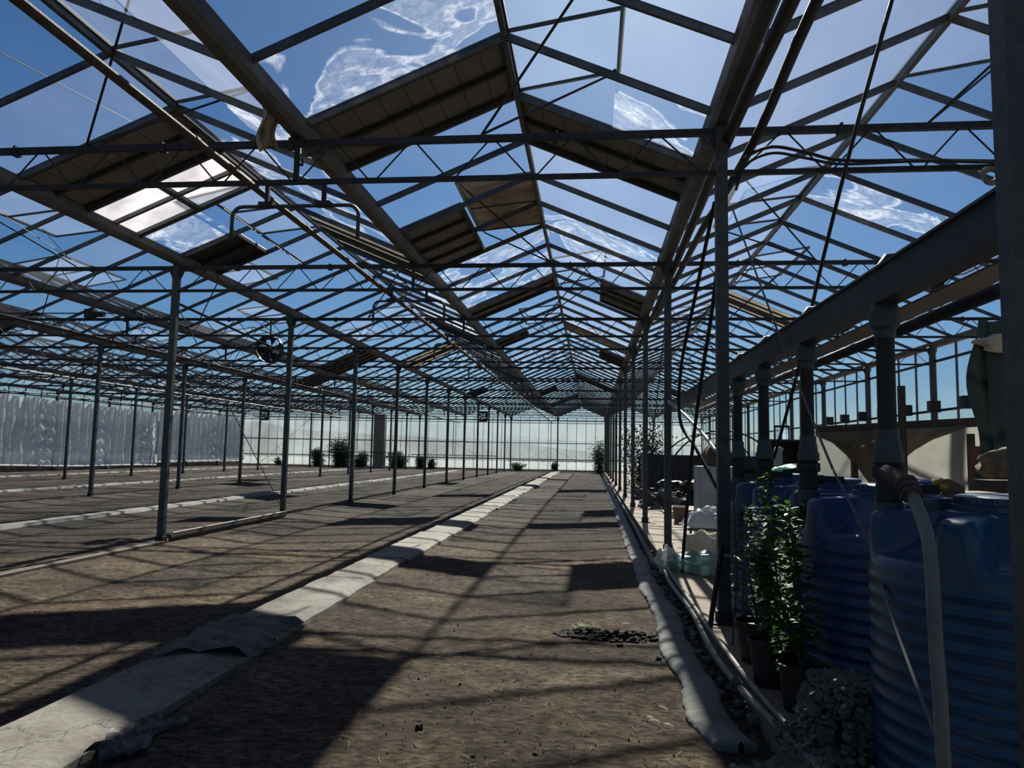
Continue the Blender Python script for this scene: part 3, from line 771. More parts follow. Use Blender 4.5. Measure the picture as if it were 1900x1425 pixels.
clod(993, 1398, .014, 'small black clod by the bottom edge under the heap')
clod(1222, 1225, .022, 'black clod beside the pale rolled fabric')
clod(1150, 1200, .025, 'black clod at the tank side of the soil heap')
for n_, (px, py, l) in enumerate([(1215, 1345, .09), (1240, 1352, .08), (1230, 1318, .08), (1205, 1335, .06), (1160, 1160, .12)]):
    p = at(px, py, 'z', 0); g = MB(); g.grid(6, 2, lambda u, v: (p.x-l/2+l*u, p.y+.02*math.sin(u*3+n_)+.02*(v-.5)*math.sin(PI*u)-.3*l*u, .012+.012*math.sin(u*PI)+.004*v))
    tag(g.build('dry_leaf', M['straw'], smooth=True), 'curled dry leaf on the soil, ' + ['long pale one near the fabric roll end', 'nearest the shade of the kerb', 'one lying highest of the four by the roll', 'smallest of the four by the roll', 'bent twig like one above the clod heap'][n_], 'dry leaf')

# ---- rolled fabric, lying pipes along the kerb
pts = [(at(1372, 1392, 'z', 0).x, 3.93)] + [(.66, 4.35), (.69, 5.0), (.65, 6.0), (.70, 7.0), (.66, 8.0), (.64, 9.0), (.68, 10.2), (.66, 12), (.68, 14), (.70, 18), (.70, 24), (.72, 34), (.75, 46)]
pp = smooth_path([(a, b, .035) for a, b in pts], 8)
g = MB()
for i_ in range(len(pp)-1): pass
def rollf(u, v):
    q = u*(len(pp)-1); i_ = min(int(q), len(pp)-2); p = pp[i_].lerp(pp[i_+1], q-i_)
    a = PI*v; wd = (.115+.035*noise.noise(Vector((p.y*2, 0, 0)))) * (min(1, .12+u*70))
    k = 1+.16*noise.noise(Vector((p.y*2.5, v*3, 3)))+.10*noise.noise(Vector((p.y*11, v*8, 3)))
    return (p.x+math.cos(a)*wd*k, p.y, .0+math.sin(a)**.8*.055*k if 0 < v < 1 else -.01)
g.grid(520, 14, rollf); tag(g.build('fabric_roll', M['fabric'], smooth=True), 'long pale rolled ground fabric lying between the soil and the kerb', 'rolled fabric')
def lying(pl, rad, mt, nm, lab, cat, n=8):
    g = MB(); g.tube(smooth_path(pl, n), rad, 10); o = g.build(nm, mt, smooth=True); return tag(o, lab, cat)
lying([(1.0, 3.2, .14), (.93, 4.0, .13), (.88, 4.7, .11), (.86, 5.6, .10), (.89, 6.8, .10), (.86, 8.4, .09), (.90, 9.6, .09)], .022, M['pipe_pale'], 'lying_pipe', 'thick pale pipe lying along the kerb, soil side', 'pipe')
lying([(1.03, 3.2, .13), (.98, 4.0, .135), (.945, 4.7, .14), (.93, 5.8, .13), (.92, 7.2, .13), (.92, 8.6, .12), (.95, 10.5, .10)], .018, M['pipe_pale'], 'lying_pipe', 'thinner pale pipe lying against the kerb above the thick one', 'pipe')
g = MB()
for q in range(4): g.lathe([(.03, 0), (.033, .006), (.033, .02), (.03, .026)], (0, q*.035, 0), 12, axis='y')
o = g.build('pipe_coupling', M['black_pvc']); o.location = (.885, 4.62, .11); tag(o, 'ribbed black coupling on the thick lying pipe', 'coupling')
lying([(.80, 9.6, .09), (.82, 12, .10), (.84, 16, .09), (.84, 22, .1), (.86, 34, .1)], .03, M['fabric'], 'fabric_strip', 'narrow crumpled fabric strip running on beyond the lying pipes', 'fabric strip')
g = MB()
for _ in range(160):
    yy = r.uniform(4, 12); xx = r.uniform(.76, .92); s = r.uniform(.008, .03); b = blob((xx, yy, .01+s*.3), s*1.4, s*1.3, s, yy*9, 3, .6); g.add(b.v, b.f)
tag(g.build('soil_rubble', M['rubble']), 'crumbled soil and rubble between the fabric roll and kerb', 'rubble', kind='stuff')

# ---- hanging rusty rail and its hoop frames
def rail(x, z, y0, y1, r_, lab, mt):
    g = MB(); g.tube([(x, yy, z) for yy in np.linspace(y0, y1, 20)], r_, 10)
    for yy in np.arange(y0+1, y1, 2.25): g.lathe([(r_+.006, 0), (r_+.006, .05)], (x, yy, z), 10, axis='y')
    tag(g.build('rail_pipe', mt, smooth=False), lab, 'pipe')
rail(-3.1, 3.85, 2.0, 58.8, .034, 'rusty rail pipe hanging under the trusses over the central path', M['rust'])
rail(-10.73, 3.78, 6, 58.8, .034, 'rusty rail pipe hanging along the second left bay', M['rust'])
rail(-10.50, 3.74, 6, 58.8, .02, 'thin supply pipe beside the rail of the second left bay', M['rust'])
rail(-18.4, 3.80, 10, 58.8, .034, 'rail pipe hanging along the third left bay', M['gutter'])
rail(-26.0, 3.80, 14, 58.8, .034, 'rail pipe hanging along the curtain bay', M['gutter'])
def hoop(yp, xc, zc, lab, wd=1.2, leg=.32):
    e = empty('hoop_frame', (xc, yp, zc)); tag(e, lab, 'hoop frame', 'hoop frames on the trusses')
    g = MB(); hw = wd/2; pl = [(-hw, 0, -leg), (-hw, 0, -.10)]
    for a in range(1, 6): t = a/6*PI/2; pl.append((-hw+.10-.10*math.cos(t), 0, -.10+.10*math.sin(t)))
    pl += [(-hw+.1, 0, 0), (hw-.1, 0, 0)]
    for a in range(1, 6): t = a/6*PI/2; pl.append((hw-.10+.10*math.sin(t), 0, -.10*(1-math.cos(t))))
    pl += [(hw, 0, -.10), (hw, 0, -leg)]
    g.tube(pl, .018, 8); g.build('bent_tube', M['steel'], e, smooth=True)
    for sx in (-.27, .27):
        h = MB(); h.beam((sx, 0, 0), (sx, 0, 3.9-zc), .035, .035, up=(1, 0, 0)); h.box((sx-.07, -.04, -.01), (sx+.07, .04, .035)); h.build('hanger', M['steel_dark'], e)
hoop(6.345, -2.72, 3.68, 'near bent tube hoop frame hanging from a truss at the rusty rail')
hoop(10.845, -2.78, 3.73, 'second bent tube hoop frame along the rusty rail', 1.1)
for n_, k in enumerate((1, 2, 3, 4)): hoop(Y0+TS*k, -2.8, 3.74, '%s bent tube hoop frame along the rusty rail' % ORD[n_+2], 1.1)
for n_, k in enumerate((1, 3, 5)): hoop(Y0+TS*k, -10.4, 3.74, '%s bent tube hoop frame in the second left bay' % ORD[n_], 1.1)

# ---- fans
def fan(c, R_, lab, square=False):
    e = empty('fan', c); tag(e, lab, 'fan')
    g = MB()
    if square:
        for a in range(4):
            t = a*PI/2; u = Vector((math.cos(t), 0, math.sin(t))); w_ = Vector((-math.sin(t), 0, math.cos(t)))
            g.beam(u*R_*1.02-w_*R_*1.06, u*R_*1.02+w_*R_*1.06, .14, .06, up=(0, 1, 0))
        for a in range(4):
            t = a*PI/2+PI/4; u = Vector((math.cos(t), 0, math.sin(t))); n_ = Vector((-math.sin(t), 0, math.cos(t)))
            g.add([u*R_*1.40+Vector((0, .02, 0)), u*R_*.95+n_*.25*R_+Vector((0, .02, 0)), u*R_*.95-n_*.25*R_+Vector((0, .02, 0))], [(0, 1, 2)])
    n = 28; o = len(g.v)
    for a in range(n):
        t = 2*PI*a/n
        for rr, yy in ((R_, -.07), (R_, .07), (R_*.93, .07), (R_*.93, -.07)): g.v.append((rr*math.cos(t), yy, rr*math.sin(t)))
    for a in range(n):
        for q in range(4): g.f.append((o+a*4+q, o+a*4+(q+1) % 4, o+((a+1) % n)*4+(q+1) % 4, o+((a+1) % n)*4+q)); g.m.append(0)
    g.build('housing', M['black_pvc'], e)
    proto = None
    for a in range(6 if not square else 5):
        g = MB(); t = 2*PI*a/(6 if not square else 5)
        def bf(u, v):
            rr = R_*(.18+.72*u); ang = t+(v-.5)*(.45+.35*u)+.25*u
            return (rr*math.cos(ang), .035*(v-.5)*2, rr*math.sin(ang))
        g.grid(6, 4, bf); g.build('blade', M['black_pvc'], e)
    g = MB(); g.lathe([(.01, -.09), (R_*.22, -.08), (R_*.24, .06), (.01, .08)], (0, 0, 0), 16, axis='y'); g.build('motor', M['dark_machine'], e)
    g = MB()
    for rr in (.45, .7): g.tube([(R_*rr*math.cos(t), -.075, R_*rr*math.sin(t)) for t in np.linspace(0, 2*PI, 24)], .004, 4)
    for a in range(4):
        t = a*PI/2+.3; g.beam((0, -.075, 0), (R_*math.cos(t), -.075, R_*math.sin(t)), .008, .008)
    g.build('guard', M['steel_dark'], e)
    g = MB(); g.beam((0, .03, R_), (0, .03, 4.24-c[2]), .025, .025); g.build('hanger', M['steel_dark'], e)
fan((-6.98, 15.27, 3.60), .30, 'round dark fan with six blades hung beside a left row post')
fan((-7.61, 51.25, 3.92), .30, 'small square fan far off in front of the end wall, nearer the central aisle', True)
fan((-23.55, 51.25, 3.80), .30, 'small square fan far off near the curtain corner', True)
# gear motors on trusses
for px, py, yk, nm in ((168, 583, 15.345, 'dark gear motor on a truss in the second left bay'), (585, 705, 33.345, 'far dark gear motor on a truss right of the round fan'), (340, 715, 33.345, 'far gear motor above the third left row'), (55, 583, 15.345, 'bearing block at the left picture edge on a truss')):
    p = at(px, py, 'y', yk); s = .11 if 'block' not in nm else .05; e = empty('gear_motor', p); tag(e, nm, 'motor')
    g = MB(); g.box((-s, -.07, -s*.8), (s, .07, s)); g.build('gearbox', M['steel_dark'], e)
    g = MB(); g.lathe([(s*.6, 0), (s*.6, .22)], (s, 0, 0), 12, axis='x'); g.build('motor_barrel', M['black_pvc'], e)
    g = MB(); g.tube([(-.9, 0, .02), (1.1, 0, .02)], .014, 6); g.build('shaft', M['steel_dark'], e)
# cloth rag on the gutter
p = Vector((-2.85, 6.0, 4.30)); g = MB()
g.grid(14, 22, lambda u, v: (p.x-.09+.2*u+.03*math.sin(v*7)+.02*math.sin(u*12), p.y+.02*math.sin(u*16+v*3), p.z+.22-.42*v-.10*abs(u-.5)*v))
tag(g.build('rag', M['burlap'], smooth=True), 'torn brown rag caught on the unposted gutter', 'rag')

# ---- tank bay: manifold, drops, tanks
BX, BZ = 1.38, 2.28
g = MB(); e = empty('manifold_beam', (BX, 2.0, BZ)); tag(e, 'thick dark rectangular duct beam sloping away above the blue tanks', 'beam')
g.beam((0, -.1, 0), (0, 10.9, 0), .11, .155); g.build('casing', M['steel_dark'], e)
g = MB(); g.beam((0, -.1, .083), (0, 10.9, .083), .135, .012); g.build('top_cover', M['steel'], e)
rail_y = (2.1, 13.5)
g = MB(); g.tube([(1.83, 2.0, 2.24), (1.83, 13, 2.24)], .035, 12); tag(g.build('supply_pipe', M['steel_dark'], smooth=True), 'dark round supply pipe running behind the duct beam over the tanks', 'pipe')
g = MB(); g.beam((1.60, 2.4, 2.22), (1.60, 12.0, 2.22), .16, .008); tag(g.build('cover_strip', M['panel']), 'grey flat sheet strip lying under the duct beam above the tanks', 'sheet strip')
def tank(x, y, R_, Ht, mt, lab, rot):
    e = empty('water_tank', (x, y, .06)); tag(e, lab, 'water tank', 'blue ribbed water tanks')
    n = 120; prof = [(R_*.97, 0), (R_, .02)]
    z = .05; zt = Ht*.80
    while z < zt:
        for q, dr in enumerate((0, .0, .001, .004, .007, .007, .004, .001)): prof.append((R_+dr, z+q/8*.068))
        z += .068
    prof.append((R_, z+.005)); zs = z+.02
    g = MB()
    rings = [[(rr, zz) for _ in range(n)] for rr, zz in prof]
    NT = 24
    for q in range(0, NT+1):
        t = q/NT; ring = []
        for j in range(n):
            a = 2*PI*j/n+rot; lb = (math.cos(a*6)-.30)/.5; lb = max(0., min(1., lb)); lb = lb*lb*(3-2*lb)
            # ridge profile: rises straight up the side, rounds over, runs level to the neck
            if t < .35: tt = t/.35; hr, hz = R_*(1-.012*tt), .185*tt
            elif t < .5: tt = (t-.35)/.15*PI/2; hr, hz = R_*.988-.055*(1-math.cos(tt)), .185+.045*math.sin(tt)
            else: tt = (t-.5)/.5; hr, hz = R_*.988-.055-(R_*.988-.055-.27)*tt, .230+.008*tt
            # valley profile: rounds over low and sweeps up to the neck
            if t < .22: tt = t/.22*PI/2; vr, vz = R_-.045*(1-math.cos(tt)), .050*math.sin(tt)
            else: tt = (t-.22)/.78; vr, vz = R_-.045-(R_-.045-.27)*tt, .050+.188*(tt**1.7)
            ring.append((vr*(1-lb)+hr*lb, zs+vz*(1-lb)+hz*lb))
        rings.append(ring)
    for ring in rings:
        for j, (rr, zz) in enumerate(ring):
            a = 2*PI*j/n; g.v.append((rr*math.cos(a), rr*math.sin(a), zz))
    for i in range(len(rings)-1):
        for j in range(n): g.f.append((i*n+j, i*n+(j+1) % n, (i+1)*n+(j+1) % n, (i+1)*n+j)); g.m.append(0)
    g.f.append(tuple(range(n))[::-1]); g.m.append(0); g.f.append(tuple((len(rings)-1)*n+j for j in range(n))); g.m.append(0)
    g.build('body', mt, e, smooth=True)
    zl = rings[-1][0][1]
    g = MB(); g.lathe([(.272, 0), (.272, .022), (.24, .03)], (0, 0, zl-.02), 40); g.lathe([(.235, .03), (.235, .052), (.215, .056), (.212, .086), (.195, .092), (.03, .094)], (0, 0, zl-.02), 36)
    for q in range(24):
        a = 2*PI*q/24; g.box((.213*math.cos(a)-.006, .213*math.sin(a)-.006, zl+.036), (.213*math.cos(a)+.006, .213*math.sin(a)+.006, zl+.064))
    g.build('lid', mt, e)
    return e
TL = ['nearest and greyest blue ribbed water tank, beside the broad edge post', 'second blue ribbed water tank behind the potted plants', 'third deep blue ribbed water tank, half hidden by the post', 'fourth deep blue water tank, farthest behind the post']
TY = [3.38, 4.60, 5.82, 7.04]
for q in range(4): tank(1.78, TY[q], .555, 1.13, M['tank'] if q == 0 else M['tank2'], TL[q], .35+q*.4 if q else -.733)
DY = [3.64, 4.93, 6.14, 7.2]
for q in range(4):
    e = empty('pipe_drop', (BX, DY[q], 1.2)); tag(e, ['nearest', 'second', 'third', 'farthest'][q]+' thick black downpipe with valve standing on a blue tank', 'pipe', 'downpipes onto the tanks')
    top = BZ-1.2
    def part(nm, prof, mt, n=20):
        g = MB(); g.lathe(prof, (0, 0, 0), n); return g.build(nm, mt, e, smooth=False)
    part('tube', [(.041, .40), (.041, top-.15)], M['black_pvc'])
    part('top_union', [(.045, top-.24), (.048, top-.23), (.048, top-.20), (.066, top-.185), (.070, top-.11), (.062, top-.09), (.05, top-.06)], M['grey_pvc'], 12)
    part('lower_union', [(.05, .24), (.058, .25), (.07, .255), (.07, .30), (.062, .305), (.055, .36), (.052, .365), (.052, .41)], M['grey_pvc'], 12)
    part('base_fitting', [(.058, -.08), (.058, .0), (.066, .005), (.066, .07), (.05, .075)], M['grey_pvc'], 16)
    v = part('valve', [(.055, .07), (.058, .09), (.058, .15), (.055, .16), (.055, .18), (.072, .185), (.072, .235), (.06, .24), (.055, .25)], M['black_pvc'], 16)
    g = MB(); g.beam((.05, -.0, .135), (.21, -.02, .135), .03, .042); g.lathe([(.028, .04), (.028, .09)], (0, 0, .135), 12, axis='x'); g.build('valve_handle', M['black_pvc'], v)
    g = MB(); g.tube([(0, 0, top-.1), (0, 0, top+.08), (.03, 0, top+.125), (.10, 0, top+.13), (.2, 0, top+.10), (.26, 0, top+.02)], .05, 12); g.build('elbow', M['black_pvc'], e, smooth=True)
# outlet fitting and elbow on the nearest tank
e = empty('outlet_fitting', (1.45, 3.40, 1.21)); tag(e, 'black elbow fitting and threaded stub on top of the nearest tank', 'fitting')
g = MB(); g.tube(smooth_path([(0, .1, .04), (.12, .08, .06), (.26, .02, .03), (.32, -.02, -.03), (.33, -.03, -.08)], 5), .034, 12); g.build('elbow', M['black_pvc'], e, smooth=True)
g = MB(); g.lathe([(.05, -.01), (.05, .05)], (.02, .1, .04), 16, axis='x'); g.build('collar', M['grey_pvc'], e)
# grey hose down the nearest tank
a1 = at(1680, 893, 'y', 3.15); hp_ = [a1, at(1700, 935, 'y', 3.05), at(1722, 1000, 'y', 2.9), at(1731, 1090, 'y', 2.80), at(1737, 1200, 'y', 2.75), at(1745, 1300, 'y', 2.72), at(1752, 1425, 'y', 2.70)]
hp_.append(hp_[-1]+Vector((.01, -.03, -.22)))
e = empty('hose', hp_[0]); tag(e, 'grey thick hose running down the front of the nearest blue tank', 'hose')
g = MB(); g.tube([p-hp_[0] for p in smooth_path(hp_, 8)], .024, 12); g.build('hose_tube', M['hose'], e, smooth=True)
g = MB(); d = (hp_[1]-hp_[0])
g.tube([Vector((-.03, .12, .03)), d*.1, d*.6], [.036, .036, .033], 12)
for t in (.1, .35, .6): g.tube([d*t-d*.06, d*t+d*.06], .042, 12)
g.build('coupling', M['rust'], e)
lying([at(1545, 870, 'y', 4.0), at(1610, 1000, 'y', 3.6), at(1650, 1130, 'y', 3.2), at(1700, 1270, 'y', 2.85), at(1742, 1382, 'y', 2.7)], .006, M['cord'], 'cord', 'pale cord crossing slantwise in front of the nearest blue tank', 'cord')
lying([at(1360, 390, 'y', 6.0), at(1430, 580, 'y', 5.4), at(1500, 760, 'y', 4.6), at(1545, 870, 'y', 4.0)], .007, M['cord'], 'cord', 'grey cord slanting down from the post top towards the tanks', 'cord')
lying([at(1655, 0, 'y', 4.2), at(1580, 270, 'y', 4.5), at(1520, 510, 'y', 5), at(1480, 690, 'y', 5.5), at(1436, 850, 'y', 6.4)], .012, M['cable'], 'cable', 'long taut black cable from the roof above the tanks down behind them', 'cable')
lying([at(1342, 395, 'y', 6.5), at(1322, 570, 'y', 6.9), at(1302, 700, 'y', 7.4), at(1283, 850, 'y', 8), at(1265, 1060, 'y', 9.0)], .019, M['cable'], 'cable', 'black hose hanging from the near post top down to the kerb', 'cable')
lying([at(1326, 375, 'y', 6.5), at(1292, 540, 'y', 7.2), at(1264, 680, 'y', 8), at(1262, 780, 'y', 8.4), at(1290, 830, 'y', 8), at(1330, 905, 'y', 7.5)], .018, M['cable'], 'cable', 'black bowed hose hanging behind the second post', 'cable')
lying([at(1240, 745, 'y', 9.5), at(1265, 765, 'y', 9.2), at(1300, 800, 'y', 8.4), at(1330, 838, 'y', 7.6)], .02, M['white_pvc'], 'conduit', 'pale conduit slanting from the duct beam end to the post', 'conduit')
lying([at(1345, 1030, 'y', 6.2), at(1372, 1040, 'y', 6.0), at(1376, 1080, 'y', 5.9), at(1374, 1150, 'y', 5.8), at(1366, 1215, 'y', 5.7)], .014, M['hose'], 'hose', 'pale bent hose end hanging at the post foot beside the plants', 'hose')
lying([at(1340, 1010, 'y', 6.2), at(1322, 1130, 'y', 6.1), at(1318, 1165, 'z', .13)], .02, M['cable'], 'cable', 'black hose leaning against the tank side post foot', 'cable')
# flexible tubes along the tank side gutter and truss
lying([(1.18, 2.0, 4.18), (1.17, 4.35, 4.2), (1.15, 6.1, 4.2), (1.16, 9, 4.18), (1.18, 14, 4.18), (1.18, 24, 4.18)], .05, M['cable'], 'flexible_tube', 'fat black tube running along the tank side gutter, nearer the post', 'tube')
lying([(1.33, 2.0, 4.2), (1.32, 4.36, 4.2), (1.36, 6.0, 4.16), (1.26, 7.2, 4.0), (1.20, 8.6, 3.98), (1.2, 14, 4.05)], .038, M['cable'], 'flexible_tube', 'thinner black tube running along the tank side gutter, farther from the post', 'tube')
lying([(1.2, 6.30, 3.80), (1.28, 6.28, 4.0), (1.5, 6.28, 4.10), (1.77, 6.28, 4.05), (2.07, 6.28, 3.97), (2.68, 6.28, 3.955), (3.35, 6.28, 3.93)], .014, M['cable'], 'cable', 'upper black cable arching along the near tank bay truss', 'cable')
lying([(1.2, 6.26, 3.72), (1.28, 6.24, 3.93), (1.5, 6.24, 4.03), (1.77, 6.24, 3.98), (2.07, 6.24, 3.92), (2.68, 6.24, 3.93), (3.35, 6.24, 3.90)], .012, M['cable'], 'cable', 'lower black cable arching along the near tank bay truss', 'cable')
g = MB(); c = at(1835, 322, 'y', 6.2)
g.tube([c+Vector((.06*math.cos(t)+.004*t, .006*t, .055*math.sin(t))) for t in np.linspace(0, 6*PI, 60)], .011, 6)
tag(g.build('cable_coil', M['hose'], smooth=True), 'small coiled grey cable hung on the truss beside the edge post', 'cable coil')
g = MB(); g.beam(at(1730, 541, 'y', 9), at(1735, 541, 'y', 9)+Vector((1.2, 0, 0)), .14, .09); g.beam(at(1770, 549, 'y', 9), at(1775, 549, 'y', 9)+Vector((1.2, 0, 0)), .1, .07); tag(g.build('duct_box', M['rust']), 'short brown boxed duct hanging level above the tanks', 'duct')

# ---- potted plants
def potted(x, y, z, hp, rp, hplant, nl, lab, seed, mt, yl=.06, spread=.13, zf0=.12):
    rr = random.Random(seed)
    e = empty('potted_plant', (x, y, z)); tag(e, lab, 'potted plant', 'potted plants by the tanks')
    g = MB(); g.lathe([(rp*.72, 0), (rp*.74, .01), (rp*.96, hp*.84), (rp*1.04, hp*.85), (rp*1.06, hp), (rp*.98, hp), (rp*.93, hp*.88), (rp*.1, hp*.86)], (0, 0, 0), 28); g.build('pot', M['pot'], e, smooth=False)
    stems = []; g = MB()
    for s in range(3):
        a = rr.uniform(0, 2*PI); lean = Vector((math.cos(a)*spread*.8, math.sin(a)*spread*.8, 0)); hh = hplant*(1 if s == 0 else rr.uniform(.6, .95))
        pl = [Vector((0, 0, hp*.8)) + lean*t*1.2 + Vector((.02*math.sin(t*5+s), .02*math.cos(t*4+s), hh*t)) for t in np.linspace(0, 1, 7)]
        g.tube(pl, [.006*(1-.6*t)+.0015 for t in np.linspace(0, 1, 7)], 6); stems.append(pl)
    g.build('stem', M['bark'], e)
    g = MB(); gy = MB()
    for _ in range(nl):
        pl = rr.choice(stems); t = zf0+(1-zf0)*rr.random()**.8; i_ = min(int(t*6), 5); p = pl[i_].lerp(pl[i_+1], t*6-i_)
        a = rr.uniform(0, 2*PI); el = rr.uniform(-.4, .8); d = Vector((math.cos(a)*math.cos(el), math.sin(a)*math.cos(el), math.sin(el)))
        p = p + d*rr.uniform(.005, spread*.55*(1.15-t)); l = rr.uniform(.035, .075); w_ = l*.29
        sd = d.cross(Vector((rr.uniform(-.4, .4), rr.uniform(-.4, .4), 1))).normalized()*w_; dn = Vector((0, 0, -l*.15))
        G = gy if rr.random() < yl else g
        G.add([p, p+d*l*.35+sd, p+d*l*.7+sd*.8+dn*.5, p+d*l+dn, p+d*l*.7-sd*.8+dn*.5, p+d*l*.35-sd], [(0, 1, 2, 3), (0, 3, 4, 5)])
    g.build('foliage', mt, e)
    if gy.v: gy.build('young_leaves', M['leaf_yellow'], e)
    return e
potted(1.10, 5.22, .11, .27, .125, 1.02, 620, 'tall leafy sapling in a black pot, farthest of the pots near the post', 1, M['leaf'], spread=.24)
potted(1.08, 4.72, .11, .27, .125, .86, 720, 'bushy sapling in a black pot, second from the post', 2, M['leaf'], spread=.24)
potted(1.14, 4.28, .11, .25, .12, .88, 720, 'upright sapling in a black pot just behind the trailing plant', 3, M['leaf'], .03, spread=.24)
lying([(1.02, 5.6, .12), (1.05, 5.6, .6), (1.03, 5.58, 1.22)], .006, M['bark'], 'plant_stake', 'thin stake standing behind the potted saplings', 'stake')
# trailing silvery plant
e = empty('potted_plant', (1.19, 3.74, .11)); tag(e, 'trailing silvery round leaved plant spilling out of a black pot', 'potted plant', 'potted plants by the tanks')
g = MB(); g.lathe([(.095, 0), (.125, .23), (.135, .235), (.135, .27), (.12, .27), (.115, .24), (.01, .235)], (0, 0, 0), 28); g.build('pot', M['pot'], e)
rr = random.Random(5); g = MB(); st = MB()
def rl(p, l):
    a = rr.uniform(0, 2*PI); nrm = Vector((rr.uniform(-.7, .3), rr.uniform(-1, .1), rr.uniform(.2, 1))).normalized(); u = nrm.orthogonal().normalized(); v = nrm.cross(u)
    k = 7; vs = [p+(u*math.cos(2*PI*q/k)+v*math.sin(2*PI*q/k))*l*(1 if q else .6) for q in range(k)]; g.add(vs, [tuple(range(k))])
for _ in range(430):
    a = rr.uniform(0, 2*PI); q = rr.random()**.6*.16; rl(Vector((math.cos(a)*q, math.sin(a)*q, .29+.05*rr.random()-.25*max(0, q-.12))), rr.uniform(.012, .021))
for s in range(34):
    a = rr.uniform(PI*.75, PI*1.75); base = Vector((math.cos(a)*.13, math.sin(a)*.13, .27)); ln = rr.uniform(.12, .30); out_ = Vector((math.cos(a), math.sin(a), 0)); pl = []
    for t in np.linspace(0, 1, 9):
        z = .27-ln*t*1.05; q = base+out_*(.03+.07*t+(.22*max(0, (t-.6)) if z < .06 else 0)); q.z = max(z, .015); q += Vector((.01*math.sin(t*9+s), .01*math.cos(t*8+s), 0)); pl.append(q)
    st.tube(pl, .0015, 4)
    for q in pl:
        for _ in range(3): rl(q+Vector((rr.uniform(-.015, .015), rr.uniform(-.015, .015), rr.uniform(-.01, .015))), rr.uniform(.012, .021))
for s in range(420):     # creeping over the kerb towards the fabric roll
    t = rr.random(); p = Vector((-.1-.42*t+rr.uniform(-.05, .05), -.15-.18*t+rr.uniform(-.10, .06), .03+.03*rr.random()-.05*t)); rl(p, rr.uniform(.012, .021))
g.build('foliage', M['leaf_grey'], e); st.build('stem', M['bark'], e)

# ---- sacks, bags, table by the kerb
def sack(px, py, zb, sx, sy, sz, mt, nm, lab, cat, seed, rough=.5, freq=1.8):
    p = at(px, py, 'z', zb); b = blob((0, 0, sz*.75), sx, sy, sz, seed, 18, rough, freq)
    b.v = [(a, c_, max(z_, 0.002)) for a, c_, z_ in b.v]; o = b.build(nm, mt, smooth=True); o.location = p; tag(o, lab, cat); return o
sack(1300, 1062, .11, .34, .24, .13, M['bag_green'], 'plastic_bag', 'pale green plastic bag heaped on the kerb between the two posts', 'plastic bag', 11, .55, 2.3)
sack(1238, 1062, .02, .13, .22, .17, M['bag_clear'], 'plastic_bag', 'clear plastic bag hanging over the kerb edge onto the pipes', 'plastic bag', 13, .5, 2.5)
sack(1312, 1046, .06, .28, .2, .22, M['cream_cloth'], 'sack', 'cream cloth sack slumped behind the pale green bag', 'sack', 17, .7, 2.0)
# table under white sheets
tp = at(1278, 982, 'z', .45); e = empty('table', (tp.x, tp.y, .06)); tag(e, 'low dark table frame under white plastic sheets', 'table')
TX, TYd, TZ = 1.1, .7, .40
g = MB(); g.box((0, 0, TZ-.03), (TX, TYd, TZ)); g.build('table_top', M['wood'], e)
for q, (x, y) in enumerate(((.03, .03), (TX-.03, .03), (.03, TYd-.03), (TX-.03, TYd-.03))):
    g = MB(); g.box((x-.015, y-.015, 0), (x+.015, y+.015, TZ-.03)); g.build('leg', M['black_pvc'], e)
def heap(lx, ly, hz, seed, x0, y0, z0, mt, nm, lab, cat, n=30):
    g = MB()
    def f(u, v):
        ed = min(1, 7*min(u, 1-u))*min(1, 7*min(v, 1-v))
        h = hz*ed*(.55+.6*noise.noise(Vector((u*3+seed, v*3, 0)))+.25*abs(noise.noise(Vector((u*8, v*8+seed, 0)))))
        return (x0+lx*u, y0+ly*v, z0+max(h, .004)+.01)
    g.grid(n, n, f)
    o = len(g.v); g.add([(x0, y0, z0), (x0+lx, y0, z0), (x0+lx, y0+ly, z0), (x0, y0+ly, z0)], [(3, 2, 1, 0)])
    return tag(g.build(nm, mt, smooth=True), lab, cat)
heap(1.18, .76, .30, 2, tp.x-.05, tp.y-.03, .06+TZ, M['white_cloth'], 'plastic_sheet', 'heap of white plastic sheet lying on the low table', 'plastic sheet')
heap(1.2, .9, .62, 5, tp.x+.3, tp.y+.9, .06, M['white_cloth'], 'plastic_sheet', 'white plastic sheet heaped behind the low table', 'plastic sheet')
cb = at(1305, 1000, 'z', .06); g = MB(); g.box((cb.x, cb.y, .06), (cb.x+.5, cb.y+.35, .26)); tag(g.build('crate', M['wood']), 'dark brown crate under the low table end', 'crate')
# wooden boards stack
for q in range(4):
    g = MB(); g.box((1.75+.05*q, 17+.12*q, .06+.045*q), (3.3-.05*q, 19-.1*q, .10+.045*q)); tag(g.build('board', mat('pale_board%d' % q, (.45, .36, .25), (.55, .45, .33), 3, .8)), ['bottom', 'second', 'third', 'topmost'][q]+' pale board of the low stack on the tan floor', 'board', 'stacked boards')

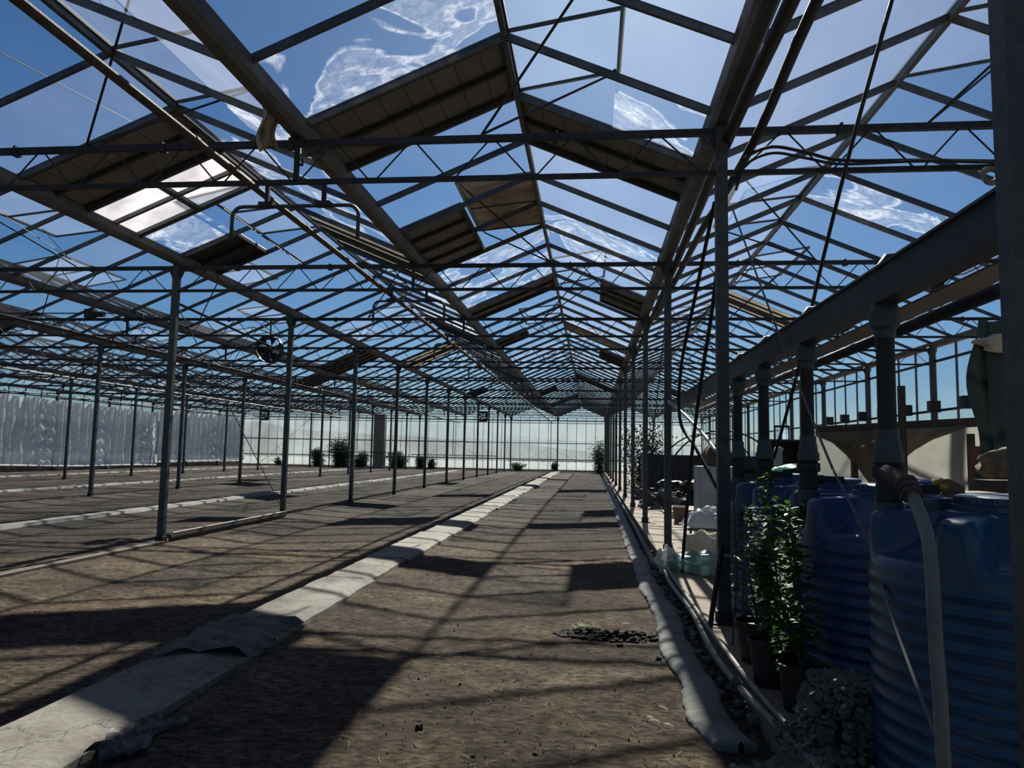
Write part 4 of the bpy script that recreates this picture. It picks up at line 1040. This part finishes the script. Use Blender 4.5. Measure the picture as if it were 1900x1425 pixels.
# ---- partition behind the tanks
PY = 10.0
def pt(px, py, y=PY): return at(px, py, 'y', y)
e = empty('cloth_partition', (2.8, PY, .06)); tag(e, 'pale cloth partition wall on timber frame behind the nearest tanks', 'partition')
A = pt(1512, 800); B = pt(1862, 785)
g = MB(); zt = A.z
def cf(u, v):
    x = A.x+(B.x-A.x)*u; z = .06+((A.z+(B.z-A.z)*u)-.06)*v
    return (x-2.8, .03*math.sin(x*5+v*3)+.03*noise.noise(Vector((x*2, z*2, 0)))+.03, z-.06)
g.grid(50, 24, cf); g.build('cloth', M['screen_cloth'], e, smooth=True)
g = MB(); g.beam((A.x-2.8, -.05, A.z-.06), (B.x-2.8, -.05, B.z-.06+.03), .06, .12); g.build('top_beam', M['wood'], e)
for px, lab in ((1582, 0), (1798, 0)):
    g = MB(); p = pt(px, 850); g.beam((p.x-2.8, -.06, 0), (p.x-2.8, -.06, 1.75), .07, .07, up=(0, 1, 0)); g.build('stud', M['wood'], e)
g = MB(); p, q = pt(1596, 800), pt(1632, 905); g.beam((p.x-2.8, -.1, p.z-.06), (q.x-2.8, -.1, q.z-.06), .08, .05, up=(0, 1, 0)); g.build('brace', M['wood'], e)
g = MB()   # brown tarp swag
T0, T1, T2, T3 = pt(1510, 800), pt(1612, 905), pt(1700, 830), pt(1780, 792)
def tf(u, v):
    x = T0.x+(T3.x-T0.x)*u; top = A.z+(B.z-A.z)*((x-A.x)/(B.x-A.x))
    dep = float(np.interp(u, [0, .1, .2, .28, .36, .46, .54, .60, .66, .8, 1], [.05, .14, .30, .48, .72, .80, .62, .36, .27, .15, .02])); z = top-.02-dep*v
    return (x, PY-.13-.10*math.sin(v*PI)*(.5+.5*math.sin(u*9))-.03*math.sin(u*22+v*6), z)
g.grid(50, 16, tf); tag(g.build('tarpaulin', M['tarp'], smooth=True), 'dirty brown tarpaulin sagging over the pale cloth partition', 'tarpaulin')
p = pt(1672, 716, 8.8); g = MB(); g.beam((p.x, 8.8, .06), (p.x, 8.8, p.z), .07, .05, up=(0, 1, 0)); tag(g.build('timber_stake', M['wood']), 'tall dark timber stake upright in front of the partition', 'stake')
p = pt(1816, 912, 9.2); q = pt(1816, 828, 9.2); g = MB(); g.box((p.x-.08, 9.2, .06), (p.x+.08, 9.24, q.z)); tag(g.build('board', M['wood_red']), 'reddish brown board standing upright beside the dark hanging tarp', 'board')
# dark tarp hung over green net
p = pt(1818, 640, 7.5); q = pt(1870, 790, 7.5)
g = MB(); x0, x1 = p.x, p.x+1.1
g.grid(24, 20, lambda u, v: (x0+.06+(x1-x0)*u, 7.5+.04*math.sin(u*16), q.z+(p.z-.02-q.z)*v)); tag(g.build('tarpaulin', M['dark_tarp'], smooth=True), 'dark grey tarpaulin hanging beside the edge post', 'tarpaulin')
g = MB(); g.grid(24, 30, lambda u, v: (x0-.04+.06*math.sin(v*14)*(u < .1)+(x1-x0)*u, 7.58+.04*math.sin(u*20+v*4), .1+(p.z+.25-.1)*v)); tag(g.build('net', M['green_net'], smooth=True), 'dark green net hanging behind the dark grey tarpaulin', 'net')
b = blob((0, 0, .08), .28, .2, .10, 4, 14, .5); o = b.build('sack', M['cream_cloth'], smooth=True); o.location = (p.x+.28, 7.5, p.z-.06); tag(o, 'pale folded sack on top of the hanging dark tarpaulin', 'sack')
b = blob((0, 0, .14), .24, .2, .13, 9, 16, .5); o = b.build('sack', M['burlap'], smooth=True); sp_ = pt(1865, 885, 6.4); o.location = (sp_.x+.06, 6.4, sp_.z-.03); tag(o, 'brown burlap sack lying beside the edge post above the tanks', 'sack')
g = MB(); g.box((sp_.x-.10, 6.2, .06), (sp_.x+.5, 6.7, sp_.z-.03)); tag(g.build('crate', M['wood']), 'tall wooden box carrying the burlap sack', 'box')
# things on tank tops
c = at(1752, 914, 'z', 1.27); g = MB(); g.box((-.11, 0, 0), (.09, .16, .07)); g.add([(-.11, 0, .07), (.09, 0, .07), (-.02, .02, .13), (-.06, .02, .12)], [(0, 1, 2, 3)])
# shelf behind tanks carrying the carton and bags
SH = at(1700, 912, 'y', 5.95); g = MB(); e = empty('work_bench', (1.86, 5.75, .06)); tag(e, 'low bench behind the nearest tanks with packaging on it', 'bench')
g.box((.55, 0, SH.z-.10), (1.25, .6, SH.z-.06)); g.build('bench_top', M['wood'], e)
for q in ((.62, .05), (1.18, .05), (.62, .55), (1.18, .55)):
    g = MB(); g.box((q[0]-.03, q[1]-.03, 0), (q[0]+.03, q[1]+.03, SH.z-.10)); g.build('leg', M['wood'], e)
bz = SH.z
c = at(1755, 912, 'y', 5.95); e = empty('carton', (c.x, 5.85, bz)); tag(e, 'open brown cardboard carton on the bench behind the nearest tank', 'carton')
g = MB(); g.box((-.12, 0, 0), (.09, .2, .05)); g.build('box_body', M['card'], e)
g = MB(); g.add([(-.12, 0, .05), (.09, 0, .05), (-.02, -.02, .10), (-.05, -.02, .105)], [(0, 1, 2, 3)]); g.build('flap', M['card'], e); g = MB(); g.add([(-.12, .2, .05), (.09, .2, .05), (.0, .24, .10)], [(0, 1, 2)]); g.build('flap', M['card'], e)
c = at(1705, 905, 'y', 5.95); b = blob((0, 0, .045), .13, .08, .05, 3, 12, .5); o = b.build('packet', M['blue_bag'], smooth=True); o.location = (c.x-.02, 5.95, bz); tag(o, 'crumpled blue and white packet on the bench', 'packet')
b = blob((0, 0, .05), .07, .06, .055, 8, 10, .4); o = b.build('packet', M['yellow'], smooth=True); o.location = (c.x+.13, 5.9, bz); tag(o, 'orange crumpled packet beside the blue one', 'packet')

# ---- junk farther back in the tank bay
def jbox(px0, py0, px1, py1, y, dep, mt, nm, lab, cat, bev=True):
    a = at(px0, py1, 'y', y); b = at(px1, py0, 'y', y); zb = .06
    g = MB(); g.box((a.x, y, zb), (b.x, y+dep, b.z)); return tag(g.build(nm, mt), lab, cat)
g = MB(); a = at(1427, 905, 'y', 11); b = at(1500, 816, 'y', 11)
e = empty('cabinet', (a.x, 11, .06)); tag(e, 'black open cabinet with a small framed window on top', 'cabinet')
w_ = b.x-a.x; hgt = b.z-.06
g.box((0, .5, 0), (w_, .53, hgt)); g.box((0, 0, 0), (.03, .5, hgt)); g.box((w_-.03, 0, 0), (w_, .5, hgt)); g.box((0, 0, hgt-.03), (w_, .5, hgt)); g.build('carcass', M['dark_machine'], e)
g = MB(); g.box((w_*.25, .2, hgt), (w_*.27, .24, hgt+.20)); g.box((w_*.6, .2, hgt), (w_*.63, .24, hgt+.20)); g.box((w_*.42, .2, hgt), (w_*.44, .24, hgt+.20)); g.box((w_*.25, .2, hgt+.18), (w_*.63, .24, hgt+.21)); g.build('window_frame', M['dark_machine'], e)
g = MB(); g.box((w_*.25, .215, hgt), (w_*.62, .225, hgt+.19)); g.build('pane', M['side_glass'], e)
a = at(1444, 872, 'y', 10); g = MB(); g.tube([(a.x, 10, .06), (a.x, 10, at(1444, 838, 'y', 10).z), (a.x+.02, 10.02, at(1444, 832, 'y', 10).z)], .055, 14); tag(g.build('pipe', M['white_pvc'], smooth=True), 'white upright plastic pipe end in front of the black cabinet', 'pipe')
a = at(1427, 882, 'y', 8.6); b = at(1485, 852, 'y', 8.6); g = MB()
g.grid(16, 16, lambda u, v: (a.x+(b.x-a.x+.25)*u, 8.6+.5*v+.02*math.sin(u*20), a.z+(b.z-a.z)*u*(1-.4*v)+.06*noise.noise(Vector((u*3, v*3, 0)))+.03)); o = g.build('plastic_sheet', M['green_plastic'], smooth=True)
tag(o, 'bright green plastic sheet folded over a rack behind the tanks', 'plastic sheet')
e = empty('rack', (a.x, 8.6, .06)); tag(e, 'low wire rack carrying the green plastic sheet', 'rack')
g = MB(); rz = a.z-.08
for z in (rz*.5, rz): g.box((0, 0, z-.01), (.62, .5, z+.01))
g.build('shelf', M['steel'], e)
for q in ((.01, .01), (.61, .01), (.01, .49), (.61, .49)):
    g = MB(); g.box((q[0]-.012, q[1]-.012, 0), (q[0]+.012, q[1]+.012, rz+.03)); g.build('leg', M['steel'], e)
# rusty drum on white panel box
a = at(1296, 925, 'y', 13.5); b = at(1345, 866, 'y', 13.5)
e = empty('cupboard', (a.x, 13.5, .06)); tag(e, 'white enamel cupboard under the rusty drum', 'cupboard'); wz = b.z-.06
g = MB(); g.box((0, 0, 0), (.75, .6, wz)); g.build('carcass', M['white_panel'], e); g = MB(); g.box((.02, -.015, .03), (.40, 0, wz-.03)); g.build('door', M['white_panel'], e)
e = empty('drum', (a.x+.36, 13.8, b.z+.20)); tag(e, 'rusty brown drum lying on the white cupboard', 'drum')
g = MB(); g.lathe([(.01, -.30), (.20, -.30), (.21, -.28), (.205, -.1), (.215, -.09), (.205, -.08), (.205, .08), (.215, .09), (.205, .1), (.21, .28), (.20, .3), (.01, .3)], (0, 0, 0), 32, axis='y'); g.build('shell', M['rust'], e, smooth=False)
g = MB(); g.tube([(.08*math.cos(t), -.305, .08*math.sin(t)) for t in np.linspace(0, 2*PI, 20)], .006, 5); g.build('bung_ring', M['steel_dark'], e)
# container wall in the back
e = empty('container', (1.9, 27, .06)); tag(e, 'long dark blue black container standing at the back of the tank bay', 'container')
g = MB(); g.box((0, 0, .1), (5.2, 2, 1.35))
for q in range(26): g.box((.05+q*.2, -.03, .15), (.15+q*.2, 0, 1.3))
g.build('body', M['dark_machine'], e); g = MB(); g.box((-.03, -.05, 1.35), (5.23, 2.05, 1.42)); g.build('rim', M['steel_dark'], e)
g = MB(); g.box((.1, .1, 0), (.4, 1.9, .1)); g.box((4.8, .1, 0), (5.1, 1.9, .1)); g.build('skid', M['steel_dark'], e)
# trestle of machinery
for q, (px, py, yy, s, nm, lab, mt) in enumerate([(1262, 900, 16, .22, 'bucket', 'white rimmed brown bucket among the rubble', 'card'), (1255, 860, 21.5, .5, 'engine_block', 'dark engine part heap before the container', 'dark_machine'),
        (1220, 905, 20, .35, 'scrap_heap', 'dark scrap heap just right of the farther posts', 'rubble'), (1205, 890, 24, .3, 'scrap_heap', 'pale scrap heap beside the container corner', 'rubble'),
        (1390, 880, 13.2, .3, 'scrap_heap', 'dark machine scrap behind the third tank', 'dark_machine'), (1365, 862, 16.5, .3, 'engine_block', 'dark compressor block behind the post', 'dark_machine')]):
    p = at(px, py, 'y', yy)
    if nm == 'bucket':
        e = empty('bucket', (p.x, yy, .06)); tag(e, lab, 'bucket'); g = MB(); g.lathe([(.12, 0), (.16, .34), (.15, .34), (.11, .02)], (0, 0, 0), 20, close=False); g.build('pail', M['card'], e); g = MB(); g.tube([(.16*math.cos(t), .16*math.sin(t), .34) for t in np.linspace(0, 2*PI, 24)], .012, 6); g.build('rim', M['white_cloth'], e)
    else:
        g = MB()
        for z in range(26):
            c = Vector((random.uniform(-1, 1)*s*1.4, random.uniform(-.6, .6)*s, random.uniform(0, 1)*s*1.3)); h = random.uniform(.15, .4)*s
            b = blob(c, h*1.3, h, h*.8, z*3.3+q, 4, .6); b.v = [(x, y_, max(0, z_)) for x, y_, z_ in b.v]; g.add(b.v, b.f)
        o = g.build(nm, M[mt]); o.location = (p.x, yy, .06); tag(o, lab, 'scrap')
for n_, (px, py, yy, sx) in enumerate([(1248, 925, 16, .25), (1275, 918, 16.4, .3), (1240, 902, 17.5, .2), (1262, 922, 15.4, .14)]):
    p = at(px, py, 'z', .06); g = MB(); g.hexa([Vector((a_*sx+.05*random.random(), b_*sx*.7, c_*sx*.6+.0)) for a_, b_, c_ in ((-.5, -.5, 0), (.5, -.4, 0), (.5, .5, 0), (-.5, .4, 0), (-.4, -.5, 1), (.45, -.4, .8), (.5, .5, .9), (-.5, .4, 1))])
    o = g.build('rubble_block', M['rubble']); o.location = p; tag(o, ['grey broken block nearest the second post', 'largest broken block beside the cupboard', 'small broken block behind the others', 'tiny broken block in front of the bucket'][n_], 'rubble block')
# tunnel hoops
for n_, (yy, xx) in enumerate(((22, 2.1), (25, 2.1))):
    g = MB(); g.tube([(xx+1.7-1.7*math.cos(t), yy, .06+2.15*math.sin(t)**.8 if 0 < t < PI else .06) for t in np.linspace(0, PI, 24)], .025, 8)
    tag(g.build('tunnel_hoop', M['steel_dark'], smooth=True), ['nearer', 'farther'][n_]+' thin steel tunnel hoop standing over the junk', 'hoop')
# purlin boxes on the side wall sill
for q in range(9):
    yy = 14.5+q*1.65; g = MB(); g.box((XW-.30, yy, 2.66), (XW-.06, yy+.22, 2.95)); tag(g.build('wall_bracket', M['steel_dark']), '%s dark bracket on the rail of the glazed side wall' % ORD[q], 'bracket', 'brackets of the side wall rail')
g = MB(); g.box((XW-.12, 9, .5), (XW-.05, 24, 1.9)); tag(g.build('wall_lining', M['screen_cloth']), 'pale lining board along the foot of the glazed side wall', 'wall board')
# column at the far wall
g = MB(); g.box((-17.33, 57.7, 0), (-16.45, 58.3, 4.3)); tag(g.build('column', M['tan_column']), 'tan boarded column standing before the far wall', 'column')

# ---- bushes at the far wall
def bush(x, y, wd, h, n, lab, mt=None, seed=0, name='bush'):
    rr = random.Random(seed+int(x*10)); e = empty(name, (x, y, 0)); tag(e, lab, 'bush')
    g = MB(); st = MB(); tips = []
    for s in range(9):
        a = rr.uniform(0, 2*PI); q = rr.random()*wd*.4; top = Vector((math.cos(a)*q*1.3, math.sin(a)*q, h*rr.uniform(.55, 1)*(1-.5*q/wd))); pl = [Vector((0, 0, 0)).lerp(top, t)+Vector((.05*math.sin(t*6+s), 0, 0)) for t in np.linspace(0, 1, 6)]
        st.tube(pl, [.02*(1-.8*t) for t in np.linspace(0, 1, 6)], 5); tips.append(pl)
    for _ in range(n*4):
        pl = rr.choice(tips); t = rr.random()**.7; i_ = min(int(t*5), 4); p = pl[i_].lerp(pl[i_+1], t*5-i_)+Vector((rr.gauss(0, wd*.12), rr.gauss(0, wd*.12), rr.gauss(0, h*.08)-h*.1))
        p.z = abs(p.z); d = Vector((rr.uniform(-1, 1), rr.uniform(-1, 1), rr.uniform(-.3, 1))).normalized()*rr.uniform(.07, .17); sd = d.orthogonal().normalized()*d.length*.28
        g.add([p, p+d/2+sd, p+d, p+d/2-sd], [(0, 1, 2, 3)])
    g.build('foliage', mt or M['bush'], e); st.build('stem', M['bark'], e)
for px, wd, h, n, lab in ((590, 1.6, 1.6, 700, 'low dark bush left of the tallest bush at the far wall'), (632, 2.2, 2.7, 1700, 'tallest dark bush at the far wall'), (672, 1.6, 1.7, 800, 'dark bush between the tallest bush and the tan column'),
        (735, 1.8, 1.9, 900, 'dark bush just right of the tan column'), (779, 1.0, 1.3, 350, 'small bush at the far wall next to the tan column bush'), (800, .8, 1.1, 200, 'thin pale weed tuft at the far wall foot'),
        (518, .8, .8, 150, 'small weed tuft left at the far wall'), (960, 1.2, .8, 220, 'dry weed tuft left of the central far post'), (1030, .6, 1.0, 150, 'weed tuft at the foot of the central far post'), (1112, 1.6, 3.0, 600, 'tall wispy bush beside the far tank side posts')):
    p = at(px, 870, 'y', 58.9); bush(p.x, 58.9 if px != 1112 else 56.5, wd, h, n, lab, seed=px)
p = at(1205, 840, 'y', 30); bush(p.x, 30.5, 2.2, 3.2, 900, 'bare twiggy bush behind the dark container', M['bark'], 4)

# ---- low irrigation booms parked before the far wall
for (x0, x1, z, lab) in ((-14.1, -7.36, 1.15, 'low irrigation boom with nozzles parked at the far end, left of the central one'), (-6.4, .2, .85, 'low irrigation boom with nozzles parked at the far end of the central aisle'), (-22, -14.8, 1.25, 'long low irrigation boom parked before the far wall near the curtain')):
    yb = 57; e = empty('irrigation_boom', ((x0+x1)/2, yb, z)); hw = (x1-x0)/2; tag(e, lab, 'irrigation boom')
    g = MB(); g.tube([(-hw, 0, 0), (hw, 0, 0)], .03, 8); g.build('spray_bar', M['steel_dark'], e)
    g = MB()
    for x in np.arange(-hw+.2, hw, .5): g.tube([(x, 0, 0), (x, 0, -.12)], .018, 6)
    g.build('nozzle', M['black_pvc'], e)
    g = MB(); g.tube([(0, 0, 0), (0, 0, 3.86-z)], .025, 8); g.build('mast', M['steel_dark'], e)
    g = MB()
    for s in (-1, 1): g.tube([(0, 0, 1.0), (s*hw*.6, 0, 0)], .008, 5)
    g.build('stay_wire', M['steel_dark'], e)

# ---- bracing rods at the first left row
xr_ = XR-2*SPAN
for (p, q, rd, lab) in (((xr_, 10.9, 3.72), (xr_, 15.3, 3.48), .022, 'steel tube brace between the tops of the first two left row posts'),
                       ((xr_+.05, 10.9, 3.6), (xr_+.05, 15.3, .12), .008, 'thin steel rod brace slanting down from the nearest left post'),
                       ((XR, 10.9, 3.7), (XR, 15.3, .4), .008, 'thin rod brace in the tank side row beyond the second post'),
                       ((XR-6*SPAN, 46.9, .4), (XR-6*SPAN, 55.7, 3.8), .02, 'rod brace in the third left row near the corner')):
    g = MB(); g.tube([p, q], rd, 8); tag(g.build('brace_rod', M['steel_dark']), lab, 'brace')
for n_, (a, b) in enumerate((((0, 97, 7.2), (255, 232, 9.5)), ((0, 395, 9), (145, 490, 11.5)), ((80, 425, 9), (128, 480, 10.8)), ((405, 380, 9), (560, 490, 12)))):
    g = MB(); g.tube([at(a[0], a[1], 'y', a[2]), at(b[0], b[1], 'y', b[2])], .006, 5); tag(g.build('wire', M['cable']), 'thin dark wire under the left aisle roof, %s' % ['highest of four', 'at the left picture edge', 'shortest of four', 'nearest the hoop frame'][n_], 'wire')
print('objects', len(bpy.data.objects))
